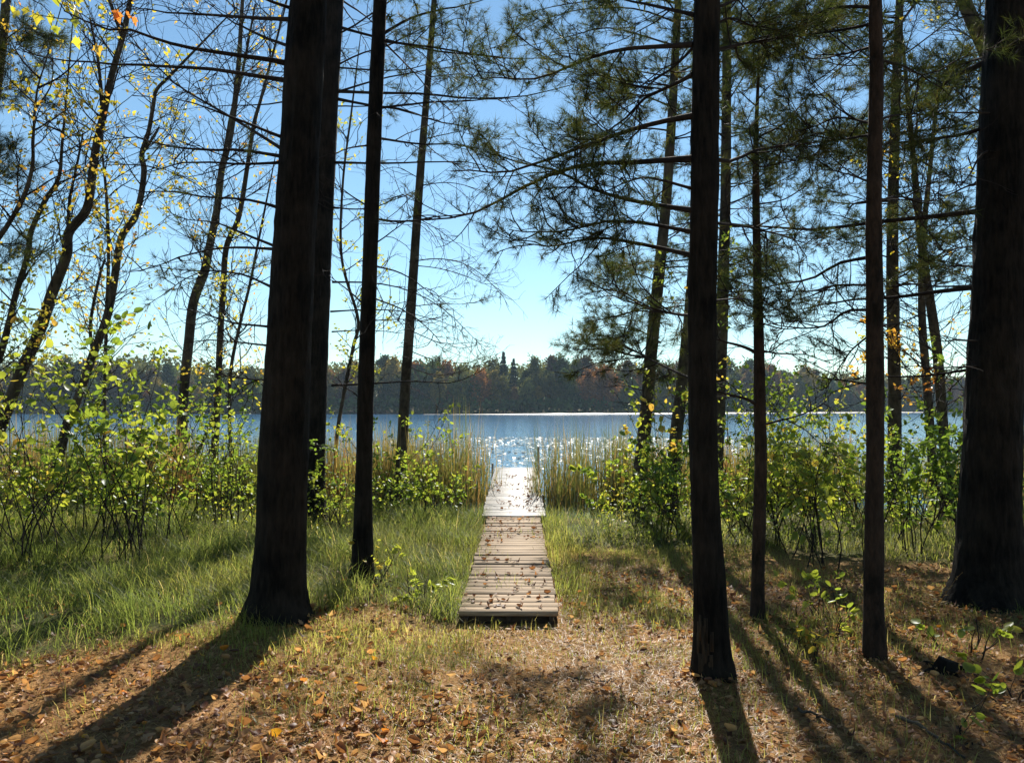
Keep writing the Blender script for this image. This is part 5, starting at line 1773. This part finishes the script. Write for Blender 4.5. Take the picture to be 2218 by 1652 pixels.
# second row, taller
for i, x0 in enumerate(np.arange(-185, 270, 4.6)):
    x = x0 + random.gauss(0, 1.2)
    y = float(yshore(x)) + 11 + random.random() * 7
    u = 1108.5 + FP * x / y
    if u < -60 or u > 2280:
        continue
    kd = kinds[(i * 3 + i // 4) % 10]
    if 1070 < u < 1110: continue
    h = 11.0 + 5.0 * random.random()
    if u < 620: h -= 1.5
    zone = "left of the thick left pine" if u < 640 else ("between the left trunks" if u < 1060 else ("right of the open water view" if u < 1490 else "beyond the right trunks"))
    far_tree(x, y, kd, h, f"taller {kd} far shore tree in the second row, {zone}", f"{kd} far shore second row trees {zone}", 0.9 + 0.3 * random.random())
for u, Y, h, lab in [(1090, 250, 17.5, "tallest far shore pine, left one of the pair at the open water view"), (1112, 251, 15.5, "shorter far shore pine, right one of the pair at the open water view"),
                     (950, 256, 16.0, "far shore pine between the leaning grey trunk and the pine pair"),
                     (760, 262, 16.5, "far shore pine seen between the thick left pine and slim trunk"),
                     (180, 262, 15.5, "far shore pine beyond the far left shrubs")]:
    x = (u - 1108.5) / FP * Y
    far_tree(x, Y, 'pine', h, lab, None, 0.85)


def wood_mass(name, label, n, x0, x1, depth, hh, fk):
    x, t = scatter_xy(n, x0, x1, 0, 1)
    y = yshore(x) + depth[0] + t * (depth[1] - depth[0])
    top = hh * (0.72 + 0.62 * fbm(x * 0.028 + 5.0, 2.2)) * (0.75 + 0.4 * fbm(x * 0.12, y * 0.12)) + (y - yshore(x)) * 0.015
    h = top * rng.random(n) ** 0.6
    pos = np.stack([x, y, gz(x, y) + h], 1)
    V, T, tt = place(SMALL_V * np.array([1.3, 1, 1]), SMALL_T, pos, randdir(n), randdir(n), 0.9 + 0.9 * rng.random(n), np.clip(rng.random(n) * 0.6 + 0.8 * (fbm(x * 0.1 + 9, y * 0.1) - 0.3), 0, 1))
    tag(link(name, G().add(V, T, tt).mesh(name, FAR[fk])), label, "woods", kind="stuff")


wood_mass("distant_woods", "unbroken mass of woods rising behind the far shore trees", 52000, -230, 320, (18, 70), 13.5, 'olive')
wood_mass("shore_thicket", "low dark thicket along the far waterline", 14000, -190, 280, (-1, 6), 4.0, 'green')

# brambles filling the low thicket on both banks
def brambles(label, n, x0, x1, y0, y1, hmax):
    x, y = scatter_xy(n, x0, x1, y0, y1)
    k = fbm(x * 0.9 + 70, y * 0.9) > 0.42
    k &= np.abs(x - dock_x(y)) > 0.75
    x, y = x[k], y[k]; m = len(x)
    top = hmax * (0.35 + 0.9 * fbm(x * 1.4 + 11, y * 1.4))
    h = top * rng.random(m) ** 0.7
    pos = on_ground(x, y) + np.stack([np.zeros(m), np.zeros(m), h], 1)
    Yd = randdir(m); Yd[:, 2] = -np.abs(Yd[:, 2]) * 0.6
    Zd = norm(rng.normal(size=(m, 3)) * 0.7 + np.array([0, 0, 1.0]))
    ti = np.clip(0.45 * rng.random(m) + 0.9 * (fbm(x * 0.8, y * 0.8 + 3) - 0.2), 0, 1)
    V, T, tt = place(LEAF_V, LEAF_T, pos, Yd, Zd, 0.03 + 0.04 * rng.random(m), ti)
    tag(link("brambles", G().add(V, T, tt).mesh("brambles", M['shrub_leaf'])), label, "brambles", kind="stuff")
    ns = m // 40
    S = on_ground(x[:ns], y[:ns], -0.03)
    P = sprout(S, np.stack([rng.normal(size=ns) * 0.4, rng.normal(size=ns) * 0.4, np.ones(ns)], 1), top[:ns] * 1.2 + 0.2, 7, -0.5, 0.4)
    V, T = tubes(P, taper(ns, 7, 0.0035, 0.0015), 3)
    tag(link("bramble_canes", G().add(V, T).mesh("bramble_canes", M['twig'])), label + ", its bare canes", "canes", kind="stuff")


brambles("low brambles in front of the reeds on the left bank", 6500, -8.5, -0.75, 9.6, 12.9, 0.75)
brambles("low brambles in front of the reeds on the right bank", 8000, 1.1, 8.0, 9.0, 12.8, 0.85)

# thin blue autumn air over the lake
m, nt, N, L, out = newmat("lake_haze")
pv_ = N.new("ShaderNodeVolumePrincipled")
pv_.inputs["Color"].default_value = (0.62, 0.80, 1.0, 1)
pv_.inputs["Density"].default_value = 0.00025
L.new(pv_.outputs[0], out.inputs["Volume"])
v, t = box((0, 205, 13), (860, 490, 40))
tag(link("haze", G().add(v, t).mesh("haze", m)), "pale blue haze over the lake", kind="stuff")
